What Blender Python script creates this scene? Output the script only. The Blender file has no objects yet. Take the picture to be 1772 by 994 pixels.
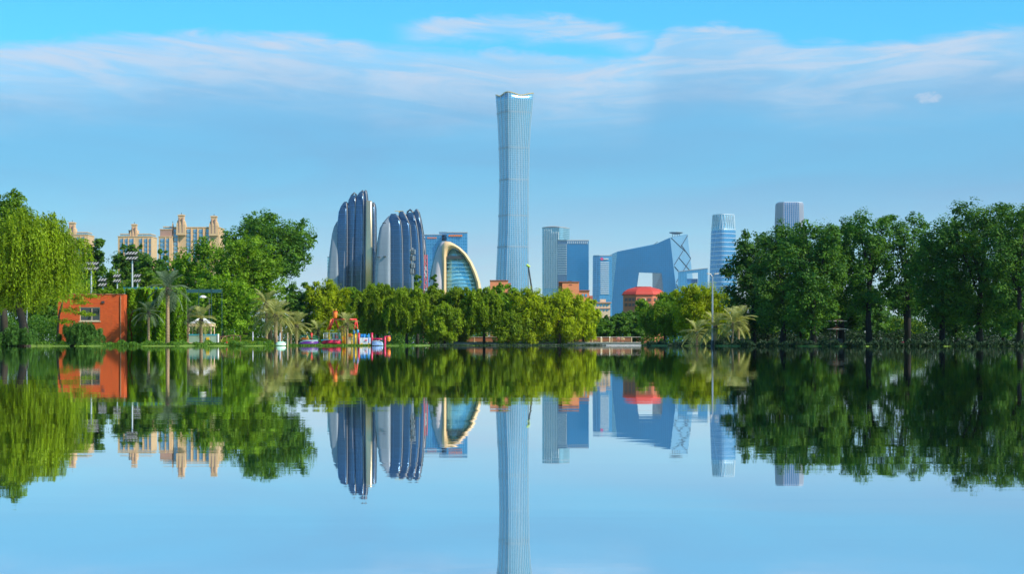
import bpy, bmesh, math, random
import numpy as np
from mathutils import Vector, Matrix

# ------------------------------------------------------------------ camera, sky, sun, exposure
scene = bpy.context.scene
COL = scene.collection
FPX = 3310.0          # focal length in pixels of the 1772 px wide photograph
CAMZ = 0.13           # the lens is just above the lake
cam_data = bpy.data.cameras.new("camera")
cam_data.sensor_width = 36.0
cam_data.lens = 36.0 * FPX / 1772.0
cam_data.shift_y = 100.0 / 1772.0
cam_data.clip_start = 0.05
cam_data.clip_end = 40000
camera = bpy.data.objects.new("camera", cam_data)
camera.location = (0, 0, CAMZ)
camera.rotation_euler = (math.radians(90), 0, 0)
COL.objects.link(camera)
scene.camera = camera

SUN_AZ = math.radians(121)     # clockwise from the view direction: to the right
SUN_EL = math.radians(42)

class Sk:
    """tiny wrapper so that shader maths can be written as expressions"""
    def __init__(s, nt, sock): s.nt, s.s = nt, sock
    def _op(s, op, b=None, c=None, swap=False):
        n = s.nt.nodes.new('ShaderNodeMath'); n.operation = op
        args = [s, b, c]
        if swap: args = [b, s, c]
        for i, a in enumerate(args):
            if a is None: continue
            if isinstance(a, Sk): s.nt.links.new(a.s, n.inputs[i])
            else: n.inputs[i].default_value = a
        return Sk(s.nt, n.outputs[0])
    def __add__(s, b): return s._op('ADD', b)
    __radd__ = __add__
    def __sub__(s, b): return s._op('SUBTRACT', b)
    def __rsub__(s, b): return s._op('SUBTRACT', b, swap=True)
    def __mul__(s, b): return s._op('MULTIPLY', b)
    __rmul__ = __mul__
    def __truediv__(s, b): return s._op('DIVIDE', b)
    def f(s, op, b=None, c=None): return s._op(op, b, c)
    def clamp(s):
        n = s.nt.nodes.new('ShaderNodeClamp'); s.nt.links.new(s.s, n.inputs[0]); return Sk(s.nt, n.outputs[0])
    def step(s, a, b):
        n = s.nt.nodes.new('ShaderNodeMapRange'); n.interpolation_type = 'SMOOTHSTEP'
        s.nt.links.new(s.s, n.inputs[0]); n.inputs[1].default_value = a; n.inputs[2].default_value = b
        return Sk(s.nt, n.outputs[0])
def mixc(nt, fac, a, b, mode='MIX'):
    n = nt.nodes.new('ShaderNodeMix'); n.data_type = 'RGBA'; n.blend_type = mode
    for sock, v in ((n.inputs[0], fac), (n.inputs[6], a), (n.inputs[7], b)):
        if isinstance(v, Sk): nt.links.new(v.s, sock)
        elif isinstance(v, bpy.types.NodeSocket): nt.links.new(v, sock)
        elif isinstance(v, (tuple, list)): sock.default_value = tuple(v)[:3] + (1,)
        else: sock.default_value = v
    return n.outputs[2]
def noise(nt, vec, scale, detail=4, rough=.55, dist=0.0):
    n = nt.nodes.new('ShaderNodeTexNoise')
    n.inputs['Scale'].default_value = scale; n.inputs['Detail'].default_value = detail
    n.inputs['Roughness'].default_value = rough; n.inputs['Distortion'].default_value = dist
    if vec is not None: nt.links.new(vec, n.inputs['Vector'])
    return Sk(nt, n.outputs[0])
def comb(nt, x, y, z):
    n = nt.nodes.new('ShaderNodeCombineXYZ')
    for i, v in enumerate((x, y, z)):
        if isinstance(v, Sk): nt.links.new(v.s, n.inputs[i])
        else: n.inputs[i].default_value = v
    return n.outputs[0]
def sep(nt, vec):
    n = nt.nodes.new('ShaderNodeSeparateXYZ'); nt.links.new(vec, n.inputs[0])
    return [Sk(nt, o) for o in n.outputs]

def make_world():
    w = bpy.data.worlds.new("World"); scene.world = w; w.use_nodes = True
    nt = w.node_tree; nt.nodes.clear()
    out = nt.nodes.new('ShaderNodeOutputWorld'); bg = nt.nodes.new('ShaderNodeBackground')
    nt.links.new(bg.outputs[0], out.inputs[0]); bg.inputs[1].default_value = 0.092
    sky = nt.nodes.new('ShaderNodeTexSky'); sky.sky_type = 'NISHITA'; sky.sun_disc = False
    sky.sun_elevation = SUN_EL; sky.sun_rotation = SUN_AZ
    sky.altitude = 300; sky.air_density = 1.0; sky.dust_density = 0.35; sky.ozone_density = 5.0
    tc = nt.nodes.new('ShaderNodeTexCoord')
    x, y, z = sep(nt, tc.outputs['Generated'])
    D2 = 57.29578
    az = x.f('ARCTAN2', y) * D2                       # degrees right of the view direction
    el = z.f('ARCSINE') * D2
    # overall tone of the air: keep the blue deep down to the horizon
    base = mixc(nt, 1.0, sky.outputs[0], (0.42, 1.45, 1.58), 'MULTIPLY')
    # thin veil of high cloud that hangs below a ragged edge
    wv = comb(nt, az * 0.10, el * 0.55, 3.1)
    n1 = noise(nt, wv, 1.0, 5, .55, .6)
    wv2 = comb(nt, az * 0.35, el * 1.6, 9.7)
    n2 = noise(nt, wv2, 1.0, 9, .66, 1.2)
    wv3 = comb(nt, az * 0.34 + el * 0.5, (el - az.f('ABSOLUTE') * 0.09) * 2.3, 1.7)
    n3 = noise(nt, wv3, .75, 8, .6, .8)
    def ramp(src, lo, hi, pts):
        f = nt.nodes.new('ShaderNodeFloatCurve')
        t = (src - lo) / (hi - lo)
        nt.links.new(t.clamp().s, f.inputs[1])
        c = f.mapping.curves[0]
        P = [((a - lo) / (hi - lo), b) for a, b in pts]
        c.points[0].location = P[0]; c.points[1].location = P[-1]
        for p in P[1:-1]: c.points.new(*p)
        f.mapping.update()
        return Sk(nt, f.outputs[0])
    def deg(px, py):
        a = math.atan((px - 886) / FPX); e = math.atan((597 - py) / FPX * math.cos(a))
        return math.degrees(a), math.degrees(e)
    edge_px = [(0, 70), (140, 62), (340, 56), (470, 54), (560, 58), (625, 66), (655, 80), (900, 84), (985, 98),
               (1050, 100), (1130, 72), (1190, 42), (1330, 58), (1400, 72), (1560, 64), (1700, 44), (1772, 38)]
    pts = [deg(*p) for p in edge_px]
    pts = [(-40, 8.8)] + pts + [(40, 9.6)]
    edge = ramp(az, -40, 40, [(a, (e - 7) / 4) for a, e in pts]) * 4 + 7
    d = edge - el + (n2 - 0.5) * 0.9 + (n1 - 0.5) * 0.5      # degrees below the edge
    soft = d.step(-0.06, 0.36)
    fade = 1 - d.step(0.25, 3.0)
    streak = n3.step(0.36, 0.68)
    veil = (soft * fade * (0.36 + streak * 0.58)).clamp()
    # upper arms of the cloud
    ex = [(690, 40), (760, 28), (850, 22), (960, 24), (1060, 40), (1100, 48)]
    e2 = [deg(*p) for p in ex]
    up = ramp(az, -40, 40, [(-40, .3)] + [(a, (e - 7) / 4) for a, e in e2] + [(40, .3)]) * 4 + 7
    d2 = up - el + (n2 - 0.5) * 1.1
    win = az.step(e2[0][0] - .4, e2[0][0] + 1.0) * (1 - az.step(e2[-1][0] - .8, e2[-1][0] + 1.2))
    arm = d2.step(-0.1, 0.3) * (1 - d2.step(0.35, 1.0)) * win * (0.35 + streak * .6)
    # a slanting wisp on the left and one small puff on the right
    a0, e0 = deg(470, 78); a1, e1 = deg(680, 158)
    k = (e1 - e0) / (a1 - a0)
    line = el - ((az - a0) * k + e0) + (n1 - .5) * .7
    wisp = (1 - (line.f('ABSOLUTE')).step(0.0, 0.42)) * az.step(a0 - .6, a0 + 1) * (1 - az.step(a1 - 1, a1 + .6)) * (0.25 + n2 * 0.6)
    pa, pe = deg(1606, 168)
    r2 = ((az - pa) * 1.15).f('POWER', 2) + ((el - pe) * 2.6).f('POWER', 2)
    nf = noise(nt, comb(nt, az * 3.2, el * 5.0, 4.0), 1.0, 7, .65, .6)
    puff = (1 - (r2 * 1.3 + (nf - .5) * 1.2).step(-0.1, .5)) * .6 * (1 - r2.step(.12, .5))
    cl = (veil.f('MAXIMUM', arm)).f('MAXIMUM', wisp * .7).f('MAXIMUM', puff).clamp()
    # milky air under the cloud deck
    low = 1 - el.step(-0.5, 5.6)
    air = mixc(nt, low, (1.62, 3.4, 5.7), (7.4, 6.7, 7.2))
    milk = d.step(-0.3, 2.2) * (0.72 + (n1 - .5) * .5)
    c1 = mixc(nt, milk.clamp(), base, air)
    c2 = mixc(nt, cl * 0.9, c1, (5.7, 6.1, 7.1))
    nt.links.new(c2, bg.inputs[0])
make_world()

sun_data = bpy.data.lights.new("sun", 'SUN')
sun_data.energy = 4.6; sun_data.angle = math.radians(0.5); sun_data.color = (1.0, 0.90, 0.74)
sun = bpy.data.objects.new("sun", sun_data); COL.objects.link(sun)
sd = Vector((math.sin(SUN_AZ) * math.cos(SUN_EL), math.cos(SUN_AZ) * math.cos(SUN_EL), math.sin(SUN_EL)))
sun.rotation_euler = sd.to_track_quat('Z', 'Y').to_euler()
sun.location = (60, 40, 80)

vs = scene.view_settings
scene.display_settings.display_device = 'sRGB'
vs.view_transform = 'Standard'; vs.look = 'None'; vs.gamma = 1; vs.use_curve_mapping = False
vs.exposure = 0.40
scene.cycles.max_bounces = 8; scene.cycles.transparent_max_bounces = 8
scene.cycles.volume_bounces = 0
scene.cycles.use_denoising = True

# ------------------------------------------------------------------ helpers
def tag(o, label=None, cat=None, group=None, kind=None):
    if label: o["label"] = label
    if cat: o["category"] = cat
    if group: o["group"] = group
    if kind: o["kind"] = kind
    return o
def thing(name, label, cat, loc=(0, 0, 0), rz=0.0, group=None):
    o = bpy.data.objects.new(name, None); COL.objects.link(o)
    o.empty_display_size = 0.3
    o.location = loc; o.rotation_euler = (0, 0, rz)
    return tag(o, label, cat, group)
def link(name, me, mat=None, parent=None):
    o = bpy.data.objects.new(name, me); COL.objects.link(o)
    if mat is not None and len(me.materials) == 0: me.materials.append(mat)
    if parent is not None: o.parent = parent
    return o
def np_mesh(name, verts, quads, tone=None, smooth=False):
    me = bpy.data.meshes.new(name)
    n, m = len(verts), len(quads)
    k = quads.shape[1]
    me.vertices.add(n); me.vertices.foreach_set('co', np.asarray(verts, np.float32).ravel())
    me.loops.add(m * k); me.loops.foreach_set('vertex_index', np.asarray(quads, np.int32).ravel())
    me.polygons.add(m); me.polygons.foreach_set('loop_start', np.arange(0, m * k, k, dtype=np.int32))
    me.update(calc_edges=True)
    if tone is not None:
        at = me.attributes.new('tone', 'FLOAT', 'POINT'); at.data.foreach_set('value', np.asarray(tone, np.float32))
    if smooth: me.polygons.foreach_set('use_smooth', np.ones(m, bool))
    return me
class MB:
    """collects boxes, tubes, prisms and lofts into one mesh"""
    def __init__(s): s.v, s.f = [], []
    def add(s, vs, fs):
        b = len(s.v); s.v += [tuple(v) for v in vs]; s.f += [tuple(i + b for i in f) for f in fs]; return s
    def box(s, x0, x1, y0, y1, z0, z1, rz=0, c=None):
        P = [(x, y, z) for z in (z0, z1) for x, y in ((x0, y0), (x1, y0), (x1, y1), (x0, y1))]
        if rz:
            c = c or ((x0 + x1) / 2, (y0 + y1) / 2); a, b = math.cos(rz), math.sin(rz)
            P = [(c[0] + (x - c[0]) * a - (y - c[1]) * b, c[1] + (x - c[0]) * b + (y - c[1]) * a, z) for x, y, z in P]
        return s.add(P, [(3, 2, 1, 0), (4, 5, 6, 7), (0, 1, 5, 4), (1, 2, 6, 5), (2, 3, 7, 6), (3, 0, 4, 7)])
    def loft(s, rings, caps=True, closed=False):
        n = len(rings[0]); vs = [p for r in rings for p in r]; fs = []
        R = len(rings)
        for i in range(R if closed else R - 1):
            j2 = (i + 1) % R
            for k in range(n):
                fs.append((i * n + k, i * n + (k + 1) % n, j2 * n + (k + 1) % n, j2 * n + k))
        if caps and not closed: fs += [tuple(reversed(range(n))), tuple((R - 1) * n + k for k in range(n))]
        return s.add(vs, fs)
    def tube(s, pts, r, n=8, caps=True):
        pts = [Vector(p) for p in pts]; rr = r if isinstance(r, (list, tuple)) else [r] * len(pts)
        rings = []
        for i, p in enumerate(pts):
            d = (pts[min(i + 1, len(pts) - 1)] - pts[max(i - 1, 0)]).normalized()
            ref = Vector((0, 0, 1)) if abs(d.z) < .9 else Vector((0, 1, 0))
            u = d.cross(ref).normalized(); w = u.cross(d)
            rings.append([p + (u * math.cos(2 * math.pi * k / n) + w * math.sin(2 * math.pi * k / n)) * rr[i] for k in range(n)])
        return s.loft(rings, caps)
    def prism(s, poly, z0, z1):
        return s.loft([[(x, y, z0) for x, y in poly], [(x, y, z1) for x, y in poly]])
    def mesh(s, name, smooth=False):
        me = bpy.data.meshes.new(name); me.from_pydata(s.v, [], s.f)
        bm = bmesh.new(); bm.from_mesh(me); bmesh.ops.recalc_face_normals(bm, faces=bm.faces); bm.to_mesh(me); bm.free()
        if smooth: me.shade_smooth()
        me.update(); return me
    def build(s, name, mat, parent=None, smooth=False):
        return link(name, s.mesh(name, smooth), mat, parent)
class At:
    """metres in a plane at distance D for pixels of the photograph; x local to pixel column px0"""
    def __init__(s, D, px0): s.D, s.px0, s.s = D, px0, D / FPX
    def x(s, px): return (px - s.px0) * s.s
    def z(s, py): return (597 - py) * s.s + CAMZ
    def p(s, px, d, py):
        k = (s.D + d) / FPX
        return ((px - 886) * k - (s.px0 - 886) * s.s, d, (597 - py) * k + CAMZ if py < 597 else 0.0)
    @property
    def loc(s): return ((s.px0 - 886) * s.s, s.D, 0)
GZ = 0.14             # ground level, just above the lake

# ------------------------------------------------------------------ materials
MATS = {}
def principled(name):
    m = bpy.data.materials.new(name); m.use_nodes = True
    nt = m.node_tree; return m, nt, nt.nodes['Principled BSDF']
def pmat(name, col, rough=.6, metal=0.0, var=.12, scale=2.0, bump=0.0, spec=.5):
    """paint, plaster, wood, metal: base colour with procedural wear and fine relief"""
    if name in MATS: return MATS[name]
    m, nt, b = principled(name)
    tc = nt.nodes.new('ShaderNodeTexCoord')
    n = noise(nt, tc.outputs['Object'], scale, 6, .6)
    f = (n - .5) * (2 * var) + 1.0
    c = mixc(nt, 1.0, col, (1, 1, 1), 'MULTIPLY')
    v = nt.nodes.new('ShaderNodeVectorMath'); v.operation = 'SCALE'
    v.inputs[0].default_value = col; nt.links.new(f.s, v.inputs['Scale'])
    nt.links.new(v.outputs[0], b.inputs['Base Color'])
    b.inputs['Roughness'].default_value = rough; b.inputs['Metallic'].default_value = metal
    b.inputs['Specular IOR Level'].default_value = spec
    if bump:
        bp = nt.nodes.new('ShaderNodeBump'); bp.inputs['Strength'].default_value = bump
        n2 = noise(nt, tc.outputs['Object'], scale * 6, 4, .6)
        nt.links.new(n2.s, bp.inputs['Height']); nt.links.new(bp.outputs[0], b.inputs['Normal'])
    MATS[name] = m; return m
def glass_facade(name, col, frame, floor_h=4.0, bay=3.0, line=.12, rough=.12, metal=.55, var=.25, vline=.10, lr=.35):
    """curtain wall: tinted reflective panes with slab edges and mullions; panes differ a little"""
    m, nt, b = principled(name)
    tc = nt.nodes.new('ShaderNodeTexCoord')
    x, y, z = sep(nt, tc.outputs['Object'])
    u = x + y * 0.83
    fz = (z / floor_h).f('FRACT'); fu = (u / bay).f('FRACT')
    lz = 1 - (fz.step(line, line + .10)) ; lu = 1 - fu.step(vline, vline + .10)
    lm = (lz.f('MAXIMUM', lu * .8)).clamp()
    cell = comb(nt, (u / bay).f('FLOOR'), (z / floor_h).f('FLOOR'), 0.0)
    wn = nt.nodes.new('ShaderNodeTexWhiteNoise'); wn.noise_dimensions = '2D'; nt.links.new(cell, wn.inputs['Vector'])
    big = noise(nt, tc.outputs['Object'], .018, 3, .5)
    f = (Sk(nt, wn.outputs[0]) - .5) * var + (big - .5) * .5 + 1.0
    v = nt.nodes.new('ShaderNodeVectorMath'); v.operation = 'SCALE'
    v.inputs[0].default_value = col; nt.links.new(f.s, v.inputs['Scale'])
    c = mixc(nt, lm, v.outputs[0], frame)
    nt.links.new(c, b.inputs['Base Color'])
    b.inputs['Metallic'].default_value = metal
    r = lm * lr + rough
    nt.links.new(r.s, b.inputs['Roughness'])
    MATS[name] = m; return m
def leaf_mat(name, col, hi, trans=.35, rough=.55):
    m, nt, b = principled(name)
    at = nt.nodes.new('ShaderNodeAttribute'); at.attribute_name = 'tone'
    t = Sk(nt, at.outputs['Fac'])
    oi = nt.nodes.new('ShaderNodeObjectInfo')
    c = mixc(nt, t.clamp(), col, hi)
    k = (Sk(nt, oi.outputs['Random']) - .5) * .22 + 1.0
    v = nt.nodes.new('ShaderNodeVectorMath'); v.operation = 'SCALE'
    nt.links.new(c, v.inputs[0]); nt.links.new(k.s, v.inputs['Scale'])
    nt.links.new(v.outputs[0], b.inputs['Base Color'])
    b.inputs['Roughness'].default_value = rough; b.inputs['Specular IOR Level'].default_value = .25
    tr = nt.nodes.new('ShaderNodeBsdfTranslucent')
    tcol = mixc(nt, 1.0, v.outputs[0], (1.25, 1.15, .5), 'MULTIPLY')
    nt.links.new(tcol, tr.inputs['Color'])
    mx = nt.nodes.new('ShaderNodeMixShader'); mx.inputs[0].default_value = trans
    nt.links.new(b.outputs[0], mx.inputs[1]); nt.links.new(tr.outputs[0], mx.inputs[2])
    nt.links.new(mx.outputs[0], nt.nodes['Material Output'].inputs[0])
    MATS[name] = m; return m
L_WILLOW = leaf_mat('willow_leaf', (.105, .19, .004), (.30, .435, .010), 0.48)
L_OLIVE = leaf_mat('olive_willow_leaf', (.195, .281, .002), (.537, .659, .006), 0.50)
L_BRIGHT = leaf_mat('bright_leaf', (.085, .189, .006), (.293, .500, .020), 0.48)
L_MID = leaf_mat('mid_leaf', (.073, .177, .007), (.244, .427, .017), 0.48)
L_DARK = leaf_mat('dark_leaf', (.039, .128, .015), (.159, .317, .020), 0.44)
L_SHADE = leaf_mat('shaded_leaf', (.027, .110, .024), (.140, .299, .022), 0.44)  # shade on the right bank trees is put into this darker leaf colour
L_WEED = leaf_mat('shade_toned_weed', (.008, .028, .010), (.022, .060, .012), .2)  # near-black tone paints deep shade into the low growth
L_IVY = leaf_mat('ivy_leaf', (.08, .20, .003), (.28, .50, .006), .4)
L_REED = leaf_mat('reed_leaf', (.030, .104, .012), (.104, .244, .037), 0.41)
L_PALM = leaf_mat('palm_leaf', (.17, .20, .05), (.46, .47, .17), .35)
L_PALMD = leaf_mat('blue_palm_leaf', (.06, .11, .06), (.20, .28, .16), .3)
BARK = pmat('bark', (.05, .038, .026), .9, var=.4, scale=3, bump=.5)
BARKD = pmat('dark_bark', (.016, .014, .014), .9, var=.4, scale=3, bump=.5)
def palm_bark():
    m, nt, b = principled('palm_bark')
    tc = nt.nodes.new('ShaderNodeTexCoord'); x, y, z = sep(nt, tc.outputs['Object'])
    n = noise(nt, tc.outputs['Object'], 4, 5, .6)
    ring = ((z * 7 + n * 1.2).f('FRACT')).step(.0, .55)
    c = mixc(nt, ring, (.13, .085, .045), (.30, .215, .12))
    nt.links.new(c, b.inputs['Base Color']); b.inputs['Roughness'].default_value = .85
    bp = nt.nodes.new('ShaderNodeBump'); bp.inputs['Strength'].default_value = .6; bp.inputs['Distance'].default_value = .03
    nt.links.new(ring.s, bp.inputs['Height']); nt.links.new(bp.outputs[0], b.inputs['Normal'])
    return m
PALMBARK = palm_bark()
WHITE = pmat('white_paint', (.78, .78, .76), .4)
GREY = pmat('grey_metal', (.36, .38, .40), .4, .6)
DGREY = pmat('dark_metal', (.06, .065, .07), .5, .3)
RED = pmat('red_paint', (.62, .035, .025), .35)
CRIMSON = pmat('crimson_paint', (.50, .018, .07), .35)
ORANGE = pmat('orange_paint', (.80, .20, .02), .35)
YELLOW = pmat('yellow_paint', (.82, .50, .02), .35)
BLUE = pmat('blue_paint', (.02, .22, .60), .35)
CYAN = pmat('cyan_paint', (.05, .45, .62), .35)
GREEN = pmat('green_paint', (.01, .28, .15), .35)
PURPLE = pmat('purple_plastic', (.13, .035, .30), .3)
PALEBLUE = pmat('pale_blue_plastic', (.32, .48, .78), .3)
MINT = pmat('mint_plastic', (.42, .78, .55), .35)
BEIGE = pmat('beige_panel', (.66, .50, .30), .6)
CREAM = pmat('cream_canvas', (.72, .52, .34), .7)
TIMBER = pmat('timber', (.22, .12, .06), .8, var=.3)
STONE = pmat('pale_stone', (.42, .40, .36), .8, var=.25, scale=.8, bump=.2)
BRICKRED = None

# ------------------------------------------------------------------ the lake, the ground, the air
def water_mat():
    m, nt, b = principled('lake_water')
    tc = nt.nodes.new('ShaderNodeTexCoord'); x, y, z = sep(nt, tc.outputs['Object'])
    # long low ripples whose crests run across the view, broken up by finer ones
    v1 = comb(nt, x * .45, y * 2.6, 0.0); v2 = comb(nt, x * 3.0, y * 15.0, 2.0)
    h = noise(nt, v1, 1.0, 3, .5, .3) * .6 + noise(nt, v2, 1.0, 3, .5, .2) * .10
    bp = nt.nodes.new('ShaderNodeBump'); bp.inputs['Strength'].default_value = 1.0; bp.inputs['Distance'].default_value = .0006
    nt.links.new(h.s, bp.inputs['Height'])
    b.inputs['Base Color'].default_value = (.95, .975, .99, 1)
    b.inputs['Metallic'].default_value = 1.0
    b.inputs['Roughness'].default_value = .012
    nt.links.new(bp.outputs[0], b.inputs['Normal'])
    return m
def grass_mat():
    m, nt, b = principled('park_ground')
    tc = nt.nodes.new('ShaderNodeTexCoord')
    n = noise(nt, tc.outputs['Object'], .35, 8, .65); n2 = noise(nt, tc.outputs['Object'], 9, 4, .6)
    c = mixc(nt, (n * .6 + n2 * .4).step(.35, .65), (.045, .10, .008), (.12, .20, .012))
    nt.links.new(c, b.inputs['Base Color']); b.inputs['Roughness'].default_value = .9
    bp = nt.nodes.new('ShaderNodeBump'); bp.inputs['Distance'].default_value = .05
    nt.links.new(n2.s, bp.inputs['Height']); nt.links.new(bp.outputs[0], b.inputs['Normal'])
    return m
GRASS = grass_mat()
FARX, FARY = 4300.0, 7000.0
tag(MB().add([(-FARX, -300, 0), (FARX, -300, 0), (FARX, 700, 0), (-FARX, 700, 0)], [(0, 1, 2, 3)]).build('lake_water', water_mat()), kind='structure')
shore = [(-2600, 120), (-900, 140), (0, 150), (110, 162), (215, 170), (300, 173), (335, 178), (400, 184), (520, 192), (690, 206), (745, 246), (980, 250), (1112, 252),
         (1128, 214), (1185, 182), (1300, 158), (1500, 146), (1772, 146), (2700, 140), (4400, 120)]
def ground():
    rng = random.Random(4)
    P = []
    for (a, da), (b, db) in zip(shore, shore[1:]):
        n = max(2, int(abs(b - a) / 22))
        for i in range(n):
            t = i / n; px = a + (b - a) * t; D = da + (db - da) * (t * t * (3 - 2 * t)) + rng.uniform(-.5, .5)
            P.append(((px - 886) / FPX * D, D))
    rows = [[(x, D, -.7) for x, D in P], [(x, D + .35, .05) for x, D in P], [(x, D + 1.0, GZ - .02) for x, D in P], [(x * 1.15, D + 60, GZ) for x, D in P]]
    far = []
    for i, (x, D) in enumerate(P):
        t = i / (len(P) - 1); far.append((-FARX + 2 * FARX * t, FARY, GZ))
    rows.append(far)
    n = len(P); v = [p for r in rows for p in r]; f = []
    for i in range(len(rows) - 1):
        for k in range(n - 1): f.append((i * n + k, i * n + k + 1, (i + 1) * n + k + 1, (i + 1) * n + k))
    tag(MB().add(v, f).build('ground', GRASS), kind='structure')
ground()

def haze(top):
    m = bpy.data.materials.new('haze_air'); m.use_nodes = True
    nt = m.node_tree; nt.nodes.clear()
    out = nt.nodes.new('ShaderNodeOutputMaterial'); v = nt.nodes.new('ShaderNodeVolumePrincipled')
    v.inputs['Color'].default_value = (.62, .84, 1.0, 1); v.inputs['Density'].default_value = HAZE
    v.inputs['Anisotropy'].default_value = .15
    nt.links.new(v.outputs[0], out.inputs['Volume'])
    o = MB().box(-FARX - 60, FARX + 60, -420, FARY + 120, -1.7, top).build('haze', m)
    tag(o, kind='stuff', label='thin pale blue haze in the air over the lake and the city', cat='haze')
HAZE = 0.000038
haze(560)

# ------------------------------------------------------------------ the city skyline
G_CITIC = glass_facade('pale_blue_curtain_wall', (.15, .38, .56), (.20, .43, .59), 4.5, 3.2, .10, .16, .55, .12, .12)
G_BLUE = glass_facade('blue_curtain_wall', (.05, .27, .52), (.10, .33, .56), 4.2, 3.4, .12, .14, .5, .22)
G_DEEP = glass_facade('deep_blue_curtain_wall', (.003, .135, .33), (.008, .16, .36), 4.2, 4.0, .10, .2, .12, .12, .06, .1)
G_TEAL = glass_facade('teal_curtain_wall', (.20, .44, .56), (.34, .54, .62), 4.0, 3.0, .16, .14, .5, .25)
G_SKYSHEEN = glass_facade('sky_sheen_wall', (.29, .34, .40), (.25, .30, .37), 4.0, 6.0, .06, .35, .1, .06)  # left sails: bright sky reflection painted as a paler wall colour
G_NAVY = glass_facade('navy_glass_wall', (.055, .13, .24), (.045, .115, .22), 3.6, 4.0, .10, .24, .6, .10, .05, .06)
G_CYAN = glass_facade('cyan_atrium_glass', (.24, .54, .66), (.28, .58, .68), 3.4, 4.4, .08, .12, .45, .35)
G_WIN = glass_facade('window_glass', (.10, .36, .58), (.12, .38, .60), 9, 9, .02, .08, .35, .5, .02)
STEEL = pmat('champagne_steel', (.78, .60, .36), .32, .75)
SILVERFIN = pmat('silver_fin', (.72, .77, .80), .35, .4)
DARKRIM = pmat('dark_rim', (.10, .105, .12), .35, .7)
SHELL = pmat('white_shell', (.52, .47, .50), .5, .05)
CONC = pmat('grey_concrete', (.34, .35, .36), .8)
SUNLITEDGE = pmat('sunlit_gold_rim', (.80, .55, .20), .4, .5)  # sunlit gleam of the crown rim is painted as gold

def srect(w, d, n=32, p=4.0):
    """rounded square ring, half sizes w and d"""
    out = []
    for k in range(n):
        a = 2 * math.pi * (k + .5) / n; c, s = math.cos(a), math.sin(a)
        r = (abs(c) ** p + abs(s) ** p) ** (-1 / p); out.append((w * r * c, d * r * s))
    return out
def interp(tab, t):
    for (a, *va), (b, *vb) in zip(tab, tab[1:]):
        if a <= t <= b or b <= t <= a:
            k = (t - a) / (b - a) if b != a else 0
            return [x + (y - x) * k for x, y in zip(va, vb)]
    return list(tab[0][1:]) if abs(t - tab[0][0]) < abs(t - tab[-1][0]) else list(tab[-1][1:])

def vase_tower():
    A = At(4000, 889)
    t = thing('vase_tower', 'tallest skyscraper, pale blue, waisted like a vase with vertical fins', 'skyscraper', A.loc)
    prof = [(597, 861, 919), (490, 857.5, 914.5), (440, 860, 914), (400, 862, 914), (310, 864, 914.5), (260, 863, 915.5), (215, 861, 918), (185, 859, 921), (167, 857.5, 923)]
    th = math.radians(25); ca, sa = math.cos(th), math.sin(th)
    N = 96
    def ring(py, inset=0.0, lift=None):
        xl, xr = interp(prof, py); cx = A.x((xl + xr) / 2); half = (xr - xl) / 2 * A.s
        base = srect(1, 1, N, 7.0)
        R = [(x * ca - y * sa, x * sa + y * ca) for x, y in base]
        ext = max(p[0] for p in R); k = half / ext - inset
        out = []
        for (bx, by), (x, y) in zip(base, R):
            z = A.z(py)
            if lift is not None:
                z += lift * (.5 + .5 * math.cos(4 * math.atan2(by, bx) + math.pi)) * 1.0
            out.append((cx + x * k, y * k, z))
        return out
    ys = [597, 540, 490, 440, 400, 355, 310, 285, 260, 237, 215, 200, 185, 175]
    rings = [ring(y) for y in ys] + [ring(167, lift=5.5)]
    MB().loft(rings).build('glass_body', G_CITIC, t, True)
    rim = MB(); top = ring(166.6, -.6, 5.5); low = ring(167.8, -.6, 5.5); inn = ring(166.6, 1.4, 5.5); inl = ring(167.8, 1.4, 5.5)
    rim.loft([low, top, inn, inl], closed=True).build('parapet', SUNLITEDGE, t)
    fin_ys = [597, 490, 440, 400, 355, 310, 260, 215, 185, 168]
    cols = [ring(y, lift=(5.5 if y < 170 else None)) for y in fin_ys]
    for k in range(0, N, 2):
        a_ = math.degrees(2 * math.pi * (k + .5) / N) % 360
        if 135 < a_ < 225 and k % 8: continue            # the left flank carries only a few fins
        nrm = Vector((cols[0][k][0] - sum(p[0] for p in cols[0]) / N, cols[0][k][1], 0)).normalized()
        tan = Vector((-nrm.y, nrm.x, 0)) * .30
        rg = []
        for c in cols:
            p = Vector(c[k]); rg.append([p - tan - nrm * .6, p - tan + nrm * .9, p + tan + nrm * .9, p + tan - nrm * .6])
        MB().loft(rg).build('fin', SILVERFIN, t)
    for py in (196, 257, 312, 374, 428):
        MB().loft([ring(py + 1.4, -.2), ring(py + 1.4, -.45), ring(py - 1.4, -.45), ring(py - 1.4, -.2)], caps=False).build('plant_floor_band', pmat('louvre_band', (.17, .29, .39), .5, .0), t)
    # right hand corner strip, its sunlit gleam put into a gold colour
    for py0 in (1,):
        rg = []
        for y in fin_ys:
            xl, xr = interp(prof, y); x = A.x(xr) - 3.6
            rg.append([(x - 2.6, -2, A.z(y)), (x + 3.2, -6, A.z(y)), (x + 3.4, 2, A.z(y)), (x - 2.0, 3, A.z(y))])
        MB().loft(rg).build('sunlit_corner_strip', STEEL, t)
vase_tower()

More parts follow.
